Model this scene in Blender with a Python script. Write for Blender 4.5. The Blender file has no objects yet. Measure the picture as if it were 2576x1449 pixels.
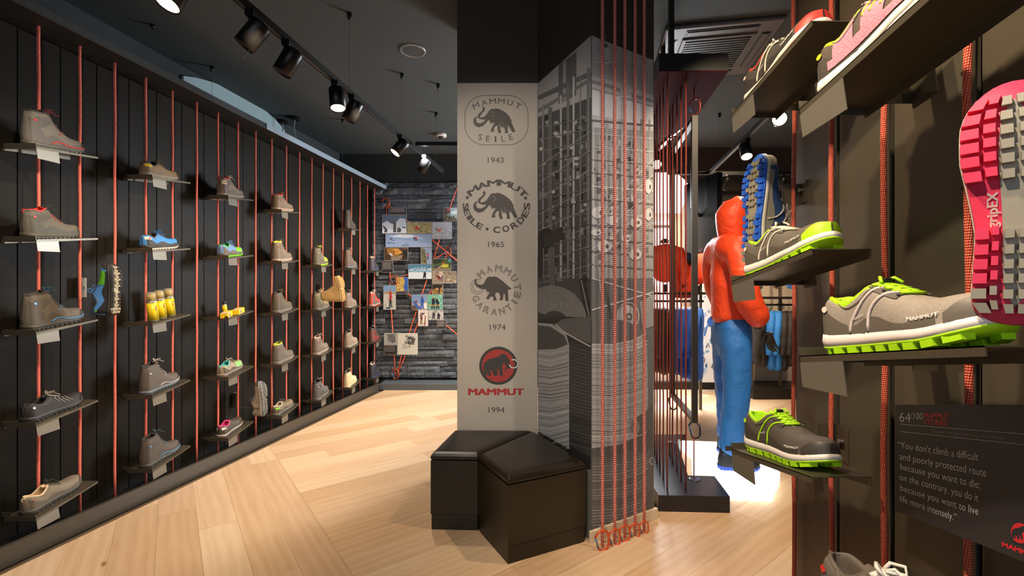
import bpy, math, random
import numpy as np
from mathutils import Matrix, Vector
random.seed(7)
SC = bpy.context.scene
COL = SC.collection
# ------------------------------------------------------------------ camera
F, CX, HY, CH = 1130.0, 1288.0, 734.0, 1.35      # focal length in px of the 2576x1449 frame, centre, horizon, eye height
cam_d = bpy.data.cameras.new('camera'); cam = bpy.data.objects.new('camera', cam_d); COL.objects.link(cam)
cam_d.sensor_fit = 'HORIZONTAL'; cam_d.sensor_width = 36.0; cam_d.lens = 36.0 * F / 2576
cam_d.shift_y = (HY - 724.5) / 2576; cam_d.clip_start = 0.05
cam.location = (0, 0, CH); cam.rotation_euler = (math.pi / 2, 0, 0)
SC.camera = cam
SC.view_settings.view_transform = 'Standard'; SC.view_settings.look = 'None'
SC.view_settings.gamma = 1; SC.view_settings.use_curve_mapping = False
SC.view_settings.exposure = 0.35
# ------------------------------------------------------------------ world and lights
w = bpy.data.worlds.new('world'); SC.world = w; w.use_nodes = True
w.node_tree.nodes['Background'].inputs[0].default_value = (.75, .85, 1, 1)
w.node_tree.nodes['Background'].inputs[1].default_value = 0.25
def area(name, loc, target, size, power, color):
    d = bpy.data.lights.new(name, 'AREA'); d.shape = 'RECTANGLE'; d.size, d.size_y = size
    d.energy = power; d.color = color
    o = bpy.data.objects.new(name, d); COL.objects.link(o); o.location = loc
    o.rotation_euler = (Vector(target) - Vector(loc)).to_track_quat('-Z', 'Y').to_euler(); return o
def spot(name, loc, target, power, color=(1, .80, .55), angle=60, blend=.7, r=.035):
    d = bpy.data.lights.new(name, 'SPOT'); d.energy = power; d.color = color; d.spot_size = math.radians(angle)
    d.spot_blend = blend; d.shadow_soft_size = r
    o = bpy.data.objects.new(name, d); COL.objects.link(o); o.location = loc
    o.rotation_euler = (Vector(target) - Vector(loc)).to_track_quat('-Z', 'Y').to_euler(); return o
WARM = (1, .78, .52)
COOL = (.72, .85, 1)
# added cool fill light behind the camera and a side window behind the column (far aisle)
area('behind_camera_fill', (-1.0, -3.2, 1.9), (-.6, 3, 1.0), (3.6, 2.4), 26, COOL)
area('far_window_daylight', (1.9, 6.1, 2.0), (-.6, 4.9, 0.2), (.9, 1.5), 240, (.86, .93, 1))
# track spots over the aisle, washing the left shoe wall
for i, (y, p) in enumerate(((1.5, 75), (2.2, 70), (3.2, 75), (4.2, 80), (5.2, 90))):
    x = -1.71 + .17 * y
    spot('aisle_spot', (x + .15, y, 2.66), (x - 1.05, y + .55, .95), p, (1, .84, .64), 95)
for (x, y, tx, ty, p) in ((-.6, 1.2, -.9, 2.2, 60), (-.75, 3.4, -.6, 4.0, 70), (-.2, 5.2, -.5, 5.6, 90)):
    spot('floor_spot', (x, y, 2.7), (tx, ty, 0), p, (1, .86, .68), 90)
# lamps lighting the right hand wall, column and mannequin corner
spot('right_wall_spot', (-.25, .75, 2.75), (.72, 1.1, 1.2), 75, WARM, 80)
spot('right_wall_spot', (-.3, .2, 2.75), (.70, .7, 1.0), 105, (1, .84, .66), 75)
spot('mannequin_spot', (2.10, 3.66, 2.68), (1.2, 1.4, .9), 60, WARM, 75)
spot('mannequin_spot', (1.15, 1.9, 3.0), (1.75, 3.4, 1.2), 130, WARM, 75)
spot('mannequin_spot', (2.28, 4.7, 2.68), (2.2, 6.0, 1.2), 120, WARM, 100)
spot('rack_spot', (2.9, 4.2, 2.9), (2.6, 6.1, 1.2), 110, WARM, 90)
spot('floor_right_spot', (1.3, 2.0, 3.1), (1.2, 1.9, 0), 85, WARM, 100)
spot('stone_spot', (-.9, 4.6, 2.75), (-.9, 6.4, 1.6), 170, (.86, .93, 1), 85)
spot('column_spot', (-.5, 1.1, 3.0), (.0, 3.0, 1.6), 42, (1, .90, .78), 62)
spot('photo_spot', (1.5, .9, 2.9), (.62, 2.55, 1.4), 60, (1, .92, .84), 60)
# ------------------------------------------------------------------ helpers
def lin(c):
    if isinstance(c, str): c = [int(c[i:i + 2], 16) / 255 for i in (0, 2, 4)]
    return tuple(((v + .055) / 1.055) ** 2.4 if v > .04045 else v / 12.92 for v in c)
_M = {}
def mat(name, color, rough=.5, metal=0, noise=60, var=.12, bump=.15, emit=None, trans=0, coat=0, bscale=None, spec=None):
    key = (name, color, rough, metal, emit)
    if key in _M: return _M[key]
    m = bpy.data.materials.new(name); m.use_nodes = True; nt = m.node_tree; N = nt.nodes; L = nt.links
    b = N['Principled BSDF']; c = lin(color)
    b.inputs['Roughness'].default_value = rough; b.inputs['Metallic'].default_value = metal
    if spec is not None: b.inputs['Specular IOR Level'].default_value = spec
    if coat: b.inputs['Coat Weight'].default_value = coat
    if trans: b.inputs['Transmission Weight'].default_value = trans; b.inputs['IOR'].default_value = 1.45
    tc = N.new('ShaderNodeTexCoord'); nz = N.new('ShaderNodeTexNoise'); nz.inputs['Scale'].default_value = noise
    nz.inputs['Detail'].default_value = 3
    L.new(tc.outputs['Object'], nz.inputs['Vector'])
    mx = N.new('ShaderNodeMix'); mx.data_type = 'RGBA'
    mx.inputs['A'].default_value = (*[v * (1 - var) for v in c], 1); mx.inputs['B'].default_value = (*[min(1, v * (1 + var)) for v in c], 1)
    L.new(nz.outputs['Fac'], mx.inputs['Factor']); L.new(mx.outputs['Result'], b.inputs['Base Color'])
    if bump:
        bp = N.new('ShaderNodeBump'); bp.inputs['Strength'].default_value = bump; bp.inputs['Distance'].default_value = .002
        n2 = nz
        if bscale:
            n2 = N.new('ShaderNodeTexVoronoi'); n2.inputs['Scale'].default_value = bscale; L.new(tc.outputs['Object'], n2.inputs['Vector'])
            L.new(n2.outputs['Distance'], bp.inputs['Height'])
        else: L.new(nz.outputs['Fac'], bp.inputs['Height'])
        L.new(bp.outputs['Normal'], b.inputs['Normal'])
    if emit:
        b.inputs['Emission Color'].default_value = (*lin(emit[0]), 1); b.inputs['Emission Strength'].default_value = emit[1]
    _M[key] = m; return m
def metal_paint(hexc='4a453b', name='painted_metal'): return mat(name, hexc, .42, .35, 200, .05, .05)
class MB:
    def __init__(s): s.v = []; s.f = []; s.mi = []
    def add(s, vs, fs, mi=0):
        o = len(s.v); s.v += [tuple(p) for p in vs]; s.f += [tuple(i + o for i in f) for f in fs]; s.mi += [mi] * len(fs)
        return s
    def box(s, p0, p1, mi=0, M=None):
        (a, b, c), (d, e, g) = p0, p1
        vs = [Vector(p) for p in ((a, b, c), (d, b, c), (d, e, c), (a, e, c), (a, b, g), (d, b, g), (d, e, g), (a, e, g))]
        if M: vs = [M @ p for p in vs]
        return s.add(vs, [(0, 3, 2, 1), (4, 5, 6, 7), (0, 1, 5, 4), (1, 2, 6, 5), (2, 3, 7, 6), (3, 0, 4, 7)], mi)
    def prism(s, poly, z0, z1, mi=0):
        n = len(poly); f0 = z0 if callable(z0) else (lambda x, y: z0); f1 = z1 if callable(z1) else (lambda x, y: z1)
        vs = [(x, y, f0(x, y)) for x, y in poly] + [(x, y, f1(x, y)) for x, y in poly]
        fs = [tuple(range(n - 1, -1, -1)), tuple(range(n, 2 * n))] + [(i, (i + 1) % n, (i + 1) % n + n, i + n) for i in range(n)]
        return s.add(vs, fs, mi)
    def tube(s, pts, r, n=6, mi=0, closed=False):
        pts = [Vector(p) for p in pts]; m = len(pts); rs = r if isinstance(r, (list, tuple)) else [r] * m
        vs = []; up = None
        for i, p in enumerate(pts):
            a = pts[(i - 1) % m] if (i > 0 or closed) else p; b = pts[(i + 1) % m] if (i < m - 1 or closed) else p
            t = (b - a)
            t = t.normalized() if t.length > 1e-9 else Vector((0, 0, 1))
            if up is None: up = Vector((0, 0, 1)) if abs(t.z) < .9 else Vector((1, 0, 0))
            x = up.cross(t)
            if x.length < 1e-6: x = Vector((1, 0, 0)).cross(t)
            x.normalize(); y = t.cross(x); up = y
            for k in range(n):
                an = 2 * math.pi * k / n; vs.append(p + (x * math.cos(an) + y * math.sin(an)) * rs[i])
        fs = []
        for i in range(m if closed else m - 1):
            j = (i + 1) % m
            for k in range(n): fs.append((i * n + k, i * n + (k + 1) % n, j * n + (k + 1) % n, j * n + k))
        if not closed: fs += [tuple(range(n - 1, -1, -1)), tuple((m - 1) * n + k for k in range(n))]
        return s.add(vs, fs, mi)
    def lathe(s, prof, n=16, mi=0, M=None):
        vs = []
        for r, z in prof:
            for k in range(n):
                a = 2 * math.pi * k / n; p = Vector((r * math.cos(a), r * math.sin(a), z)); vs.append(M @ p if M else p)
        fs = [(i * n + k, i * n + (k + 1) % n, (i + 1) * n + (k + 1) % n, (i + 1) * n + k) for i in range(len(prof) - 1) for k in range(n)]
        fs += [tuple(range(n - 1, -1, -1)), tuple((len(prof) - 1) * n + k for k in range(n))]
        return s.add(vs, fs, mi)
    def build(s, name, mats, parent=None, smooth=False, loc=None, bevel=0):
        me = bpy.data.meshes.new(name); me.from_pydata(s.v, [], s.f)
        for m in (mats if isinstance(mats, (list, tuple)) else [mats]): me.materials.append(m)
        me.polygons.foreach_set('material_index', s.mi)
        if smooth: me.polygons.foreach_set('use_smooth', [True] * len(s.f))
        me.update()
        o = bpy.data.objects.new(name, me); COL.objects.link(o)
        if parent: o.parent = parent
        if loc: o.location = loc
        if bevel:
            b = o.modifiers.new('bevel', 'BEVEL'); b.width = bevel; b.segments = 2; b.limit_method = 'ANGLE'
        return o
def rel(pts, c): return [(p[0] - c[0], p[1] - c[1], p[2] - c[2]) for p in pts]
def tag(o, label=None, cat=None, group=None, kind=None):
    for k, v in (('label', label), ('category', cat), ('group', group), ('kind', kind)):
        if v: o[k] = v
    return o
def empty(name, label, cat, M=None, group=None, loc=None):
    o = bpy.data.objects.new(name, None); COL.objects.link(o); o.empty_display_size = .05
    if M is not None: o.matrix_world = M
    if loc: o.location = loc
    return tag(o, label, cat, group)
def frame(loc, x, z):
    x = Vector(x).normalized(); z = Vector(z); y = z.cross(x).normalized(); z = x.cross(y).normalized()
    M = Matrix((x, y, z)).transposed().to_4x4(); M.translation = loc; return M
def at(px, py, D): return Vector(((px - CX) / F * D, D, CH + (HY - py) / F * D))
def on_plane(px, py, P, n, off=0):
    d = Vector(((px - CX) / F, 1, (HY - py) / F)); o = Vector((0, 0, CH)); n = Vector(n).normalized()
    P = Vector(P) + n * off
    return o + d * ((P - o).dot(n) / d.dot(n))
# ---- lettering
_G = {}
def glyphs(s, bold=0.0, outline=0.0):
    k = (s, bold, outline)
    if k in _G: return _G[k]
    if outline:
        v0, f0, w0 = glyphs(s); cnt = {}; vs, fs = [], []
        key = lambda p: (round(p[0], 5), round(p[1], 5))
        for f in f0:
            for i in range(len(f)):
                a, b = key(v0[f[i]]), key(v0[f[(i + 1) % len(f)]]); e = (min(a, b), max(a, b)); cnt[e] = cnt.get(e, 0) + 1
        for (a, b), c_ in cnt.items():
            if c_ != 1: continue
            l = math.hypot(b[0] - a[0], b[1] - a[1]) or 1; nx, ny = -(b[1] - a[1]) / l * outline, (b[0] - a[0]) / l * outline
            o_ = len(vs); vs += [(a[0] - nx, a[1] - ny), (b[0] - nx, b[1] - ny), (b[0] + nx, b[1] + ny), (a[0] + nx, a[1] + ny)]; fs.append((o_, o_ + 1, o_ + 2, o_ + 3))
        _G[k] = (vs, fs, w0); return _G[k]
    if bold > 0:
        v0, f0, w0 = glyphs(s, 0, outline); vs, fs = [], []
        for dx, dy in ((-bold, -bold * .6), (bold, -bold * .6), (-bold, bold * .6), (bold, bold * .6), (0, 0)):
            o_ = len(vs); vs += [(a + dx, b + dy) for a, b in v0]; fs += [tuple(i + o_ for i in f) for f in f0]
        _G[k] = (vs, fs, w0); return _G[k]
    c = bpy.data.curves.new('t', 'FONT'); c.body = s; c.size = 1; c.offset = bold; c.resolution_u = 3
    o = bpy.data.objects.new('t', c); COL.objects.link(o)
    dg = bpy.context.evaluated_depsgraph_get(); dg.update()
    me = bpy.data.meshes.new_from_object(o.evaluated_get(dg))
    vs = [(v.co.x, v.co.y) for v in me.vertices]; fs = [tuple(p.vertices) for p in me.polygons]
    bpy.data.objects.remove(o); bpy.data.curves.remove(c); bpy.data.meshes.remove(me)
    x0 = min(v[0] for v in vs); x1 = max(v[0] for v in vs)
    _G[k] = ([(a - x0, b) for a, b in vs], fs, x1 - x0); return _G[k]
def caph():
    if 'cap' not in _G: _G['cap'] = max(b for a, b in glyphs('H')[0])
    return _G['cap']
def print_mat():
    if 'print' in _M: return _M['print']
    m = bpy.data.materials.new('printed_graphic'); m.use_nodes = True; nt = m.node_tree
    b = nt.nodes['Principled BSDF']; a = nt.nodes.new('ShaderNodeAttribute'); a.attribute_name = 'Col'
    nz = nt.nodes.new('ShaderNodeTexNoise'); nz.inputs['Scale'].default_value = 40
    mx = nt.nodes.new('ShaderNodeMix'); mx.data_type = 'RGBA'; mx.blend_type = 'OVERLAY'; mx.inputs['Factor'].default_value = .18
    nt.links.new(a.outputs['Color'], mx.inputs['A']); nt.links.new(nz.outputs['Fac'], mx.inputs['B'])
    nt.links.new(mx.outputs['Result'], b.inputs['Base Color']); b.inputs['Roughness'].default_value = .5
    _M['print'] = m; return m
class Print:
    """Flat printed graphic: coloured polygons on one plane, given in photo pixels and cast onto that plane."""
    def __init__(s, P, n, off=.0003, step=.000015, proj=None):
        s.P, s.n, s.off, s.step, s.k = P, n, off, step, 0; s.v = []; s.f = []; s.c = []; s.proj = proj
    def mesh(s, vs, fs, col, lay=1):
        o = len(s.v); s.k += lay; off0 = s.off + s.step * s.k; per = max(1, len(vs) // lay)
        for i, (x, y) in enumerate(vs):
            off = off0 + (i // per) * s.step * .8; s.v.append(s.proj(x, y, off) if s.proj else on_plane(x, y, s.P, s.n, off))
        s.f += [tuple(i + o for i in f) for f in fs]; s.c += [(*lin(col), 1)] * len(fs)
    def poly(s, pts, col): s.mesh(pts, [tuple(range(len(pts)))], col)
    def rect(s, x0, y0, x1, y1, col): s.poly([(x0, y0), (x1, y0), (x1, y1), (x0, y1)], col)
    def ell(s, cx, cy, rx, ry, col, a0=0, a1=360, n=24):
        s.poly([(cx + rx * math.cos(math.radians(a0 + (a1 - a0) * i / n)), cy + ry * math.sin(math.radians(a0 + (a1 - a0) * i / n))) for i in range(n + (a1 - a0 < 360))], col)
    def stroke(s, pts, wd, col, closed=False):
        n = len(pts); vs = []; ws = wd if isinstance(wd, (list, tuple)) else [wd] * n
        for i, p in enumerate(pts):
            a = pts[(i - 1) % n] if (i or closed) else p; b = pts[(i + 1) % n] if (i < n - 1 or closed) else p
            dx, dy = b[0] - a[0], b[1] - a[1]; l = math.hypot(dx, dy) or 1; h = ws[i] / 2
            vs += [(p[0] - dy / l * h, p[1] + dx / l * h), (p[0] + dy / l * h, p[1] - dx / l * h)]
        m = n if closed else n - 1
        s.mesh(vs, [(2 * i, 2 * i + 1, (2 * ((i + 1) % n)) + 1, 2 * ((i + 1) % n)) for i in range(m)], col)
    def arc(s, cx, cy, rx, ry, a0, a1, wd, col, n=28):
        s.stroke([(cx + rx * math.cos(math.radians(a0 + (a1 - a0) * i / n)), cy + ry * math.sin(math.radians(a0 + (a1 - a0) * i / n))) for i in range(n + 1)], wd, col)
    def text(s, t, x0, y0, wd, h, col, bold=0, slope=0, outline=0):
        vs, fs, tw = glyphs(t, bold, outline); sx = wd / tw; sy = h / caph()
        s.mesh([(x0 + a * sx, y0 - b * sy + a * sx * slope) for a, b in vs], fs, col, 5 if bold > 0 else 1)
    def arctext(s, t, cx, cy, rx, ry, a0, a1, wd, h, col, bold=0, inward=False, outline=0, sh=0):
        """letters along an ellipse arc; angles clockwise from the top, feet towards the centre (or away: inward)"""
        n = len(t)
        for i, ch in enumerate(t):
            if ch == ' ': continue
            a = math.radians(a0 + (a1 - a0) * (i / (n - 1) if n > 1 else .5))
            px, py = cx + rx * math.sin(a), cy - ry * math.cos(a)
            nx, ny = math.sin(a) / rx, -math.cos(a) / ry; l = math.hypot(nx, ny); nx /= l; ny /= l
            if inward: nx, ny = -nx, -ny
            tx, ty = -ny, nx
            vs, fs, tw = glyphs(ch, bold, outline); k = wd * (.42 if ch == 'I' and not outline else .22 if ch == 'I' else (1.12 if ch == 'M' else .95)) / tw; q = h / caph()
            s.mesh([(px + tx * (a_ * k - tw * k / 2) + nx * (b_ * q - h / 2), py + ty * (a_ * k - tw * k / 2) + ny * (b_ * q - h / 2)) for a_, b_ in vs], fs, col, 5 if bold > 0 else 1)
    def build(s, name, parent=None, c=None):
        me = bpy.data.meshes.new(name); me.from_pydata(rel(s.v, c) if c else s.v, [], s.f); me.materials.append(print_mat())
        ca = me.color_attributes.new('Col', 'FLOAT_COLOR', 'CORNER'); buf = []
        for f, c_ in zip(s.f, s.c): buf += list(c_) * len(f)
        ca.data.foreach_set('color', buf); me.update()
        o = bpy.data.objects.new(name, me); COL.objects.link(o)
        if parent: o.parent = parent
        return o
# ------------------------------------------------------------------ rope material and ropes
def rope_mat(name, c1, c2, thr=.55, freq=420, rough=.6):
    if name in _M: return _M[name]
    m = bpy.data.materials.new(name); m.use_nodes = True; nt = m.node_tree; N = nt.nodes; L = nt.links; b = N['Principled BSDF']
    tc = N.new('ShaderNodeTexCoord'); sp = N.new('ShaderNodeSeparateXYZ'); L.new(tc.outputs['Object'], sp.inputs[0])
    def math_(op, a, b_=None, v=None):
        n = N.new('ShaderNodeMath'); n.operation = op
        for i, q in enumerate((a, b_)):
            if q is None: continue
            if isinstance(q, (int, float)): n.inputs[i].default_value = q
            else: L.new(q, n.inputs[i])
        return n.outputs[0]
    an = math_('ARCTAN2', sp.outputs['X'], sp.outputs['Y']); az = math_('MULTIPLY', an, 5.0); z = math_('MULTIPLY', sp.outputs['Z'], freq)
    s1 = math_('SINE', math_('ADD', z, az)); s2 = math_('SINE', math_('SUBTRACT', math_('MULTIPLY', z, .73), az))
    pr = math_('MULTIPLY', s1, s2); gt = math_('GREATER_THAN', pr, thr)
    mx = N.new('ShaderNodeMix'); mx.data_type = 'RGBA'; mx.inputs['A'].default_value = (*lin(c1), 1); mx.inputs['B'].default_value = (*lin(c2), 1)
    L.new(gt, mx.inputs['Factor']); L.new(mx.outputs['Result'], b.inputs['Base Color']); b.inputs['Roughness'].default_value = rough
    bp = N.new('ShaderNodeBump'); bp.inputs['Strength'].default_value = .6; bp.inputs['Distance'].default_value = .002
    L.new(pr, bp.inputs['Height']); L.new(bp.outputs['Normal'], b.inputs['Normal'])
    _M[name] = m; return m
ROPE = rope_mat('rope_orange_red', 'e4604a', 'f8a490', .5, 500)
ROPER = rope_mat('rope_orange_flecked', 'c8401f', 'f0b8a0', .55, 800)
ROPEW = rope_mat('rope_red_white', 'c2331d', 'f5dcd2', .28, 330)
ROPED = rope_mat('rope_dark_red', '7c2416', '98402e', .5, 500)
ORD = ['first', 'second', 'third', 'fourth', 'fifth', 'sixth', 'seventh', 'eighth', 'ninth', 'tenth', 'eleventh', 'twelfth',
       'thirteenth', 'fourteenth', 'fifteenth', 'sixteenth', 'seventeenth', 'eighteenth', 'nineteenth', 'twentieth']
def rope(x, y, z0, z1, r, m, label, group, n=10, wob=.002, name='climbing_rope'):
    k = max(2, int((z1 - z0) / .16)); pts = []
    for i in range(k + 1):
        a = wob * math.sin(i * 1.7 + x * 9) if 0 < i < k else 0
        pts.append((a, wob * .5 * math.cos(i * 1.3), (z1 - z0) * i / k))
    o = MB().tube(pts, r, n).build(name, m, None, True, (x, y, z0)); return tag(o, label, 'rope', group)
# =================================================================== STRUCTURE
TH = math.atan(.17); CT, ST = math.cos(TH), math.sin(TH)
CEIL = 3.35
M_dark = mat('dark_panel', '1c1812', .5, .0, 3, .10, .04, spec=.12)
M_black = mat('black_paint', '14120f', .45, 0, 20, .1, .05)
M_ceil = mat('ceiling_paint', '454a4b', .85, 0, 2, .06, .05)
M_kerb = mat('kerb_metal', '4b443a', .38, .3, 200, .05, .05)
def struct(mb, name, m, **k): return tag(mb.build(name, m, **k), kind='structure')
FY1 = 6.45
# floor: oak planks laid in two diagonal zones, each plank its own piece
base = struct(MB().box((-5, -3.5, -.12), (5, 7.0, -.014)), 'floor', mat('floor_screed', '5a4630', .8))
def wood(i):
    key = ('wood', i)
    if key in _M: return _M[key]
    m = bpy.data.materials.new('oak_plank'); m.use_nodes = True; nt = m.node_tree; N = nt.nodes; L = nt.links; b = N['Principled BSDF']
    tc = N.new('ShaderNodeTexCoord'); mp = N.new('ShaderNodeMapping'); mp.inputs['Scale'].default_value = (1.2, 11, 1)
    mp.inputs['Location'].default_value = (i * 7.3, i * 3.1, i)
    L.new(tc.outputs['Object'], mp.inputs['Vector'])
    oi = N.new('ShaderNodeObjectInfo'); ad = N.new('ShaderNodeVectorMath'); ad.operation = 'ADD'; sc = N.new('ShaderNodeVectorMath'); sc.operation = 'SCALE'
    sc.inputs[0].default_value = (37, 21, 9); L.new(oi.outputs['Random'], sc.inputs['Scale']); L.new(mp.outputs[0], ad.inputs[0]); L.new(sc.outputs[0], ad.inputs[1])
    nz = N.new('ShaderNodeTexNoise'); nz.inputs['Scale'].default_value = 1.2; nz.inputs['Detail'].default_value = 6; nz.inputs['Distortion'].default_value = 1.6
    L.new(ad.outputs[0], nz.inputs['Vector'])
    wv = N.new('ShaderNodeTexWave'); wv.inputs['Scale'].default_value = .55; wv.inputs['Distortion'].default_value = 9; wv.inputs['Detail'].default_value = 3
    wv.inputs['Detail Scale'].default_value = .8; wv.bands_direction = 'Y'; L.new(ad.outputs[0], wv.inputs['Vector'])
    cr = N.new('ShaderNodeValToRGB'); e = cr.color_ramp.elements
    tone = [('bb946c', 'd6b490'), ('c29c78', 'dbba98'), ('b48e68', 'cfab86'), ('c8a580', 'dfc19f'), ('b8926c', 'd4b190')][i]
    e[0].position = .2; e[0].color = (*lin(tone[0]), 1); e[1].position = .75; e[1].color = (*lin(tone[1]), 1)
    mx = N.new('ShaderNodeMix'); mx.inputs['Factor'].default_value = .28
    L.new(nz.outputs['Fac'], mx.inputs['A']); L.new(wv.outputs['Fac'], mx.inputs['B']); nf = N.new('ShaderNodeTexNoise'); nf.inputs['Scale'].default_value = 9; nf.inputs['Detail'].default_value = 5
    mf = N.new('ShaderNodeMapping'); mf.inputs['Scale'].default_value = (.5, 3.2, 1); L.new(ad.outputs[0], mf.inputs['Vector']); L.new(mf.outputs[0], nf.inputs['Vector'])
    m3 = N.new('ShaderNodeMix'); m3.inputs['Factor'].default_value = .45; L.new(mx.outputs['Result'], m3.inputs['A']); L.new(nf.outputs['Fac'], m3.inputs['B'])
    L.new(m3.outputs['Result'], cr.inputs['Fac'])
    # knots
    vo = N.new('ShaderNodeTexVoronoi'); vo.inputs['Scale'].default_value = 1.3
    mp2 = N.new('ShaderNodeMapping'); mp2.inputs['Scale'].default_value = (1.0, 2.4, 1); L.new(tc.outputs['Object'], mp2.inputs['Vector'])
    ad2 = N.new('ShaderNodeVectorMath'); ad2.operation = 'ADD'; L.new(mp2.outputs[0], ad2.inputs[0]); L.new(sc.outputs[0], ad2.inputs[1])
    L.new(ad2.outputs[0], vo.inputs['Vector'])
    kr = N.new('ShaderNodeValToRGB'); kr.color_ramp.elements[0].position = .015; kr.color_ramp.elements[0].color = (.35, .22, .12, 1)
    kr.color_ramp.elements[1].position = .05; kr.color_ramp.elements[1].color = (1, 1, 1, 1); L.new(vo.outputs['Distance'], kr.inputs['Fac'])
    ml = N.new('ShaderNodeMix'); ml.data_type = 'RGBA'; ml.blend_type = 'MULTIPLY'; ml.inputs['Factor'].default_value = 1
    L.new(cr.outputs['Color'], ml.inputs['A']); L.new(kr.outputs['Color'], ml.inputs['B']); L.new(ml.outputs['Result'], b.inputs['Base Color'])
    b.inputs['Roughness'].default_value = .42
    bp = N.new('ShaderNodeBump'); bp.inputs['Strength'].default_value = .12; bp.inputs['Distance'].default_value = .001
    L.new(mx.outputs['Result'], bp.inputs['Height']); L.new(bp.outputs['Normal'], b.inputs['Normal'])
    _M[key] = m; return m
def clip(poly, a, b, c):      # keep a*x+b*y<=c
    out = []
    for i, p in enumerate(poly):
        q = poly[(i + 1) % len(poly)]; dp = a * p[0] + b * p[1] - c; dq = a * q[0] + b * q[1] - c
        if dp <= 0: out.append(p)
        if dp * dq < 0: t = dp / (dp - dq); out.append((p[0] + (q[0] - p[0]) * t, p[1] + (q[1] - p[1]) * t))
    return out
SEAM = Vector((-2.107, 3.91)); A1 = math.radians(37.3)
U1 = Vector((-math.sin(A1), math.cos(A1))); U2 = Vector((math.cos(A1), math.sin(A1)))
PW = .188; rnd = random.Random(3)
def plank(o, d, n, l0, l1, w0, w1, i):
    g = .0004
    poly = [tuple(o + d * a + n * b) for a, b in ((l0 + g, w0 + g), (l1 - g, w0 + g), (l1 - g, w1 - g), (l0 + g, w1 - g))]
    for (a, b, c) in ((0, -1, -.9), (0, 1, 6.9), (-1, .17, 2.80), (1, 0, 4.2)):
        poly = clip(poly, a, b, c)
        if len(poly) < 3: return
    c = o + d * ((l0 + l1) / 2) + n * ((w0 + w1) / 2); ang = math.atan2(d.y, d.x); R = Matrix.Rotation(-ang, 2)
    if c.y < .3 and abs(c.x) > 2: return
    pl = [tuple(R @ (Vector(p) - c)) for p in poly]
    h = rnd.uniform(-.0004, .0004)
    ar = sum(pl[k][0] * pl[(k + 1) % len(pl)][1] - pl[(k + 1) % len(pl)][0] * pl[k][1] for k in range(len(pl)))
    if ar < 0: pl.reverse()
    ob = MB().prism(pl, -.014, h).build('plank', wood(i), base, loc=(c.x, c.y, 0)); ob.rotation_euler.z = ang
for j in range(0, 16):        # near-left zone, planks parallel to the seam, lying left of it
    l = -4.5 + rnd.uniform(0, 1.4)
    while l < 5:
        ln = rnd.choice((1.2, 1.6, 2.0, 2.2)); plank(SEAM, U1, -U2, l, l + ln, j * PW, (j + 1) * PW, rnd.randrange(5)); l += ln
for j in range(-26, 44):      # zone right of the seam, planks square to it
    l = -rnd.uniform(0, 1.2)
    while l < 8:
        ln = rnd.choice((1.4, 1.8, 2.2)); plank(SEAM, U2, U1, max(0, l), l + ln, j * PW, (j + 1) * PW, rnd.randrange(5)); l += ln
# ceiling and outer walls
struct(MB().box((-5, -3.5, CEIL), (5, 7.0, CEIL + .1)), 'ceiling', M_ceil)
struct(MB().prism([(-3.60 + .17 * -3.4, -3.4), (-3.60 + .17 * 6.5, 6.5), (-3.70 + .17 * 6.5, 6.5), (-3.70 + .17 * -3.4, -3.4)], -.12, CEIL), 'wall_left_outer', mat('outer_wall_paint', '33383a', .85, 0, 3, .05, .04))
struct(MB().box((5, -3.5, -.12), (5.1, 7.0, CEIL)), 'wall_right_outer', mat('warm_wall', 'a89a86', .8, 0, 3, .05, .05))
# stone feature wall, every stone a piece
wb = struct(MB().box((-5, 6.52, -.12), (.6, 6.62, CEIL)), 'wall_back', mat('back_wall_paint', '2a2e2d', .8, 0, 3, .05, .05))
M_stone = [mat('slate_stone', c, .75, 0, 9, .55, 1.0) for c in ('5a6066', '6a7076', '4c5258', '62686e')]
for m_ in M_stone:
    for n in m_.node_tree.nodes:
        if n.type == 'BUMP': n.inputs['Distance'].default_value = .03
        if n.type == 'TEX_NOISE': n.inputs['Detail'].default_value = 8; n.inputs['Distortion'].default_value = .6
rs = random.Random(11); z = .11
SX0, SX1 = -2.02, -.55
while z < 2.92:
    h = rs.choice((.045, .06, .07, .085, .10)); h = min(h, 2.93 - z); x = SX0 - rs.uniform(0, .5)
    while x < SX1:
        l = rs.uniform(.22, .75)
        a, b_ = max(x, SX0), min(x + l, SX1)
        if b_ - a > .02 and h > .02:
            d = rs.uniform(0, .045); y0 = 6.455 + d; nx = 5; vs = []; g = .003
            for q in range(3):
                for p in range(nx):
                    e = (q in (0, 2)) or p in (0, nx - 1)
                    vs.append((a + g + (b_ - a - 2 * g) * p / (nx - 1) - (a + b_) / 2, y0 + (.008 if e else rs.uniform(-.012, .004)) - 6.5, z + g + (h - 2 * g) * q / 2 + (rs.uniform(-.004, .004) if q == 1 else 0) - z))
            nb = len(vs); vs += [(vs[0][0], .02, vs[0][2]), (vs[nx - 1][0], .02, vs[0][2]), (vs[nx - 1][0], .02, vs[nb - 1][2]), (vs[0][0], .02, vs[nb - 1][2])]
            fs = [(q * nx + p, q * nx + p + 1, (q + 1) * nx + p + 1, (q + 1) * nx + p) for q in range(2) for p in range(nx - 1)]
            fs += [(nb, nb + 1) + tuple(range(nx - 1, -1, -1)), (nb + 2, nb + 3) + tuple(range(2 * nx, 3 * nx)), (nb, 0, nx, 2 * nx, nb + 3), (nb + 1, nb + 2, 3 * nx - 1, 2 * nx - 1, nx - 1)]
            MB().add(vs, fs).build('stone', rs.choice(M_stone), wb, loc=((a + b_) / 2, 6.5, z))
        x += l
    z += h
struct(MB().box((-1.82, 6.16, 0), (-.45, 6.45, .085)), 'baseboard_back', mat('grey_sill', '565c60', .5, .1, 30, .05, .05), bevel=.004)
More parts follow.
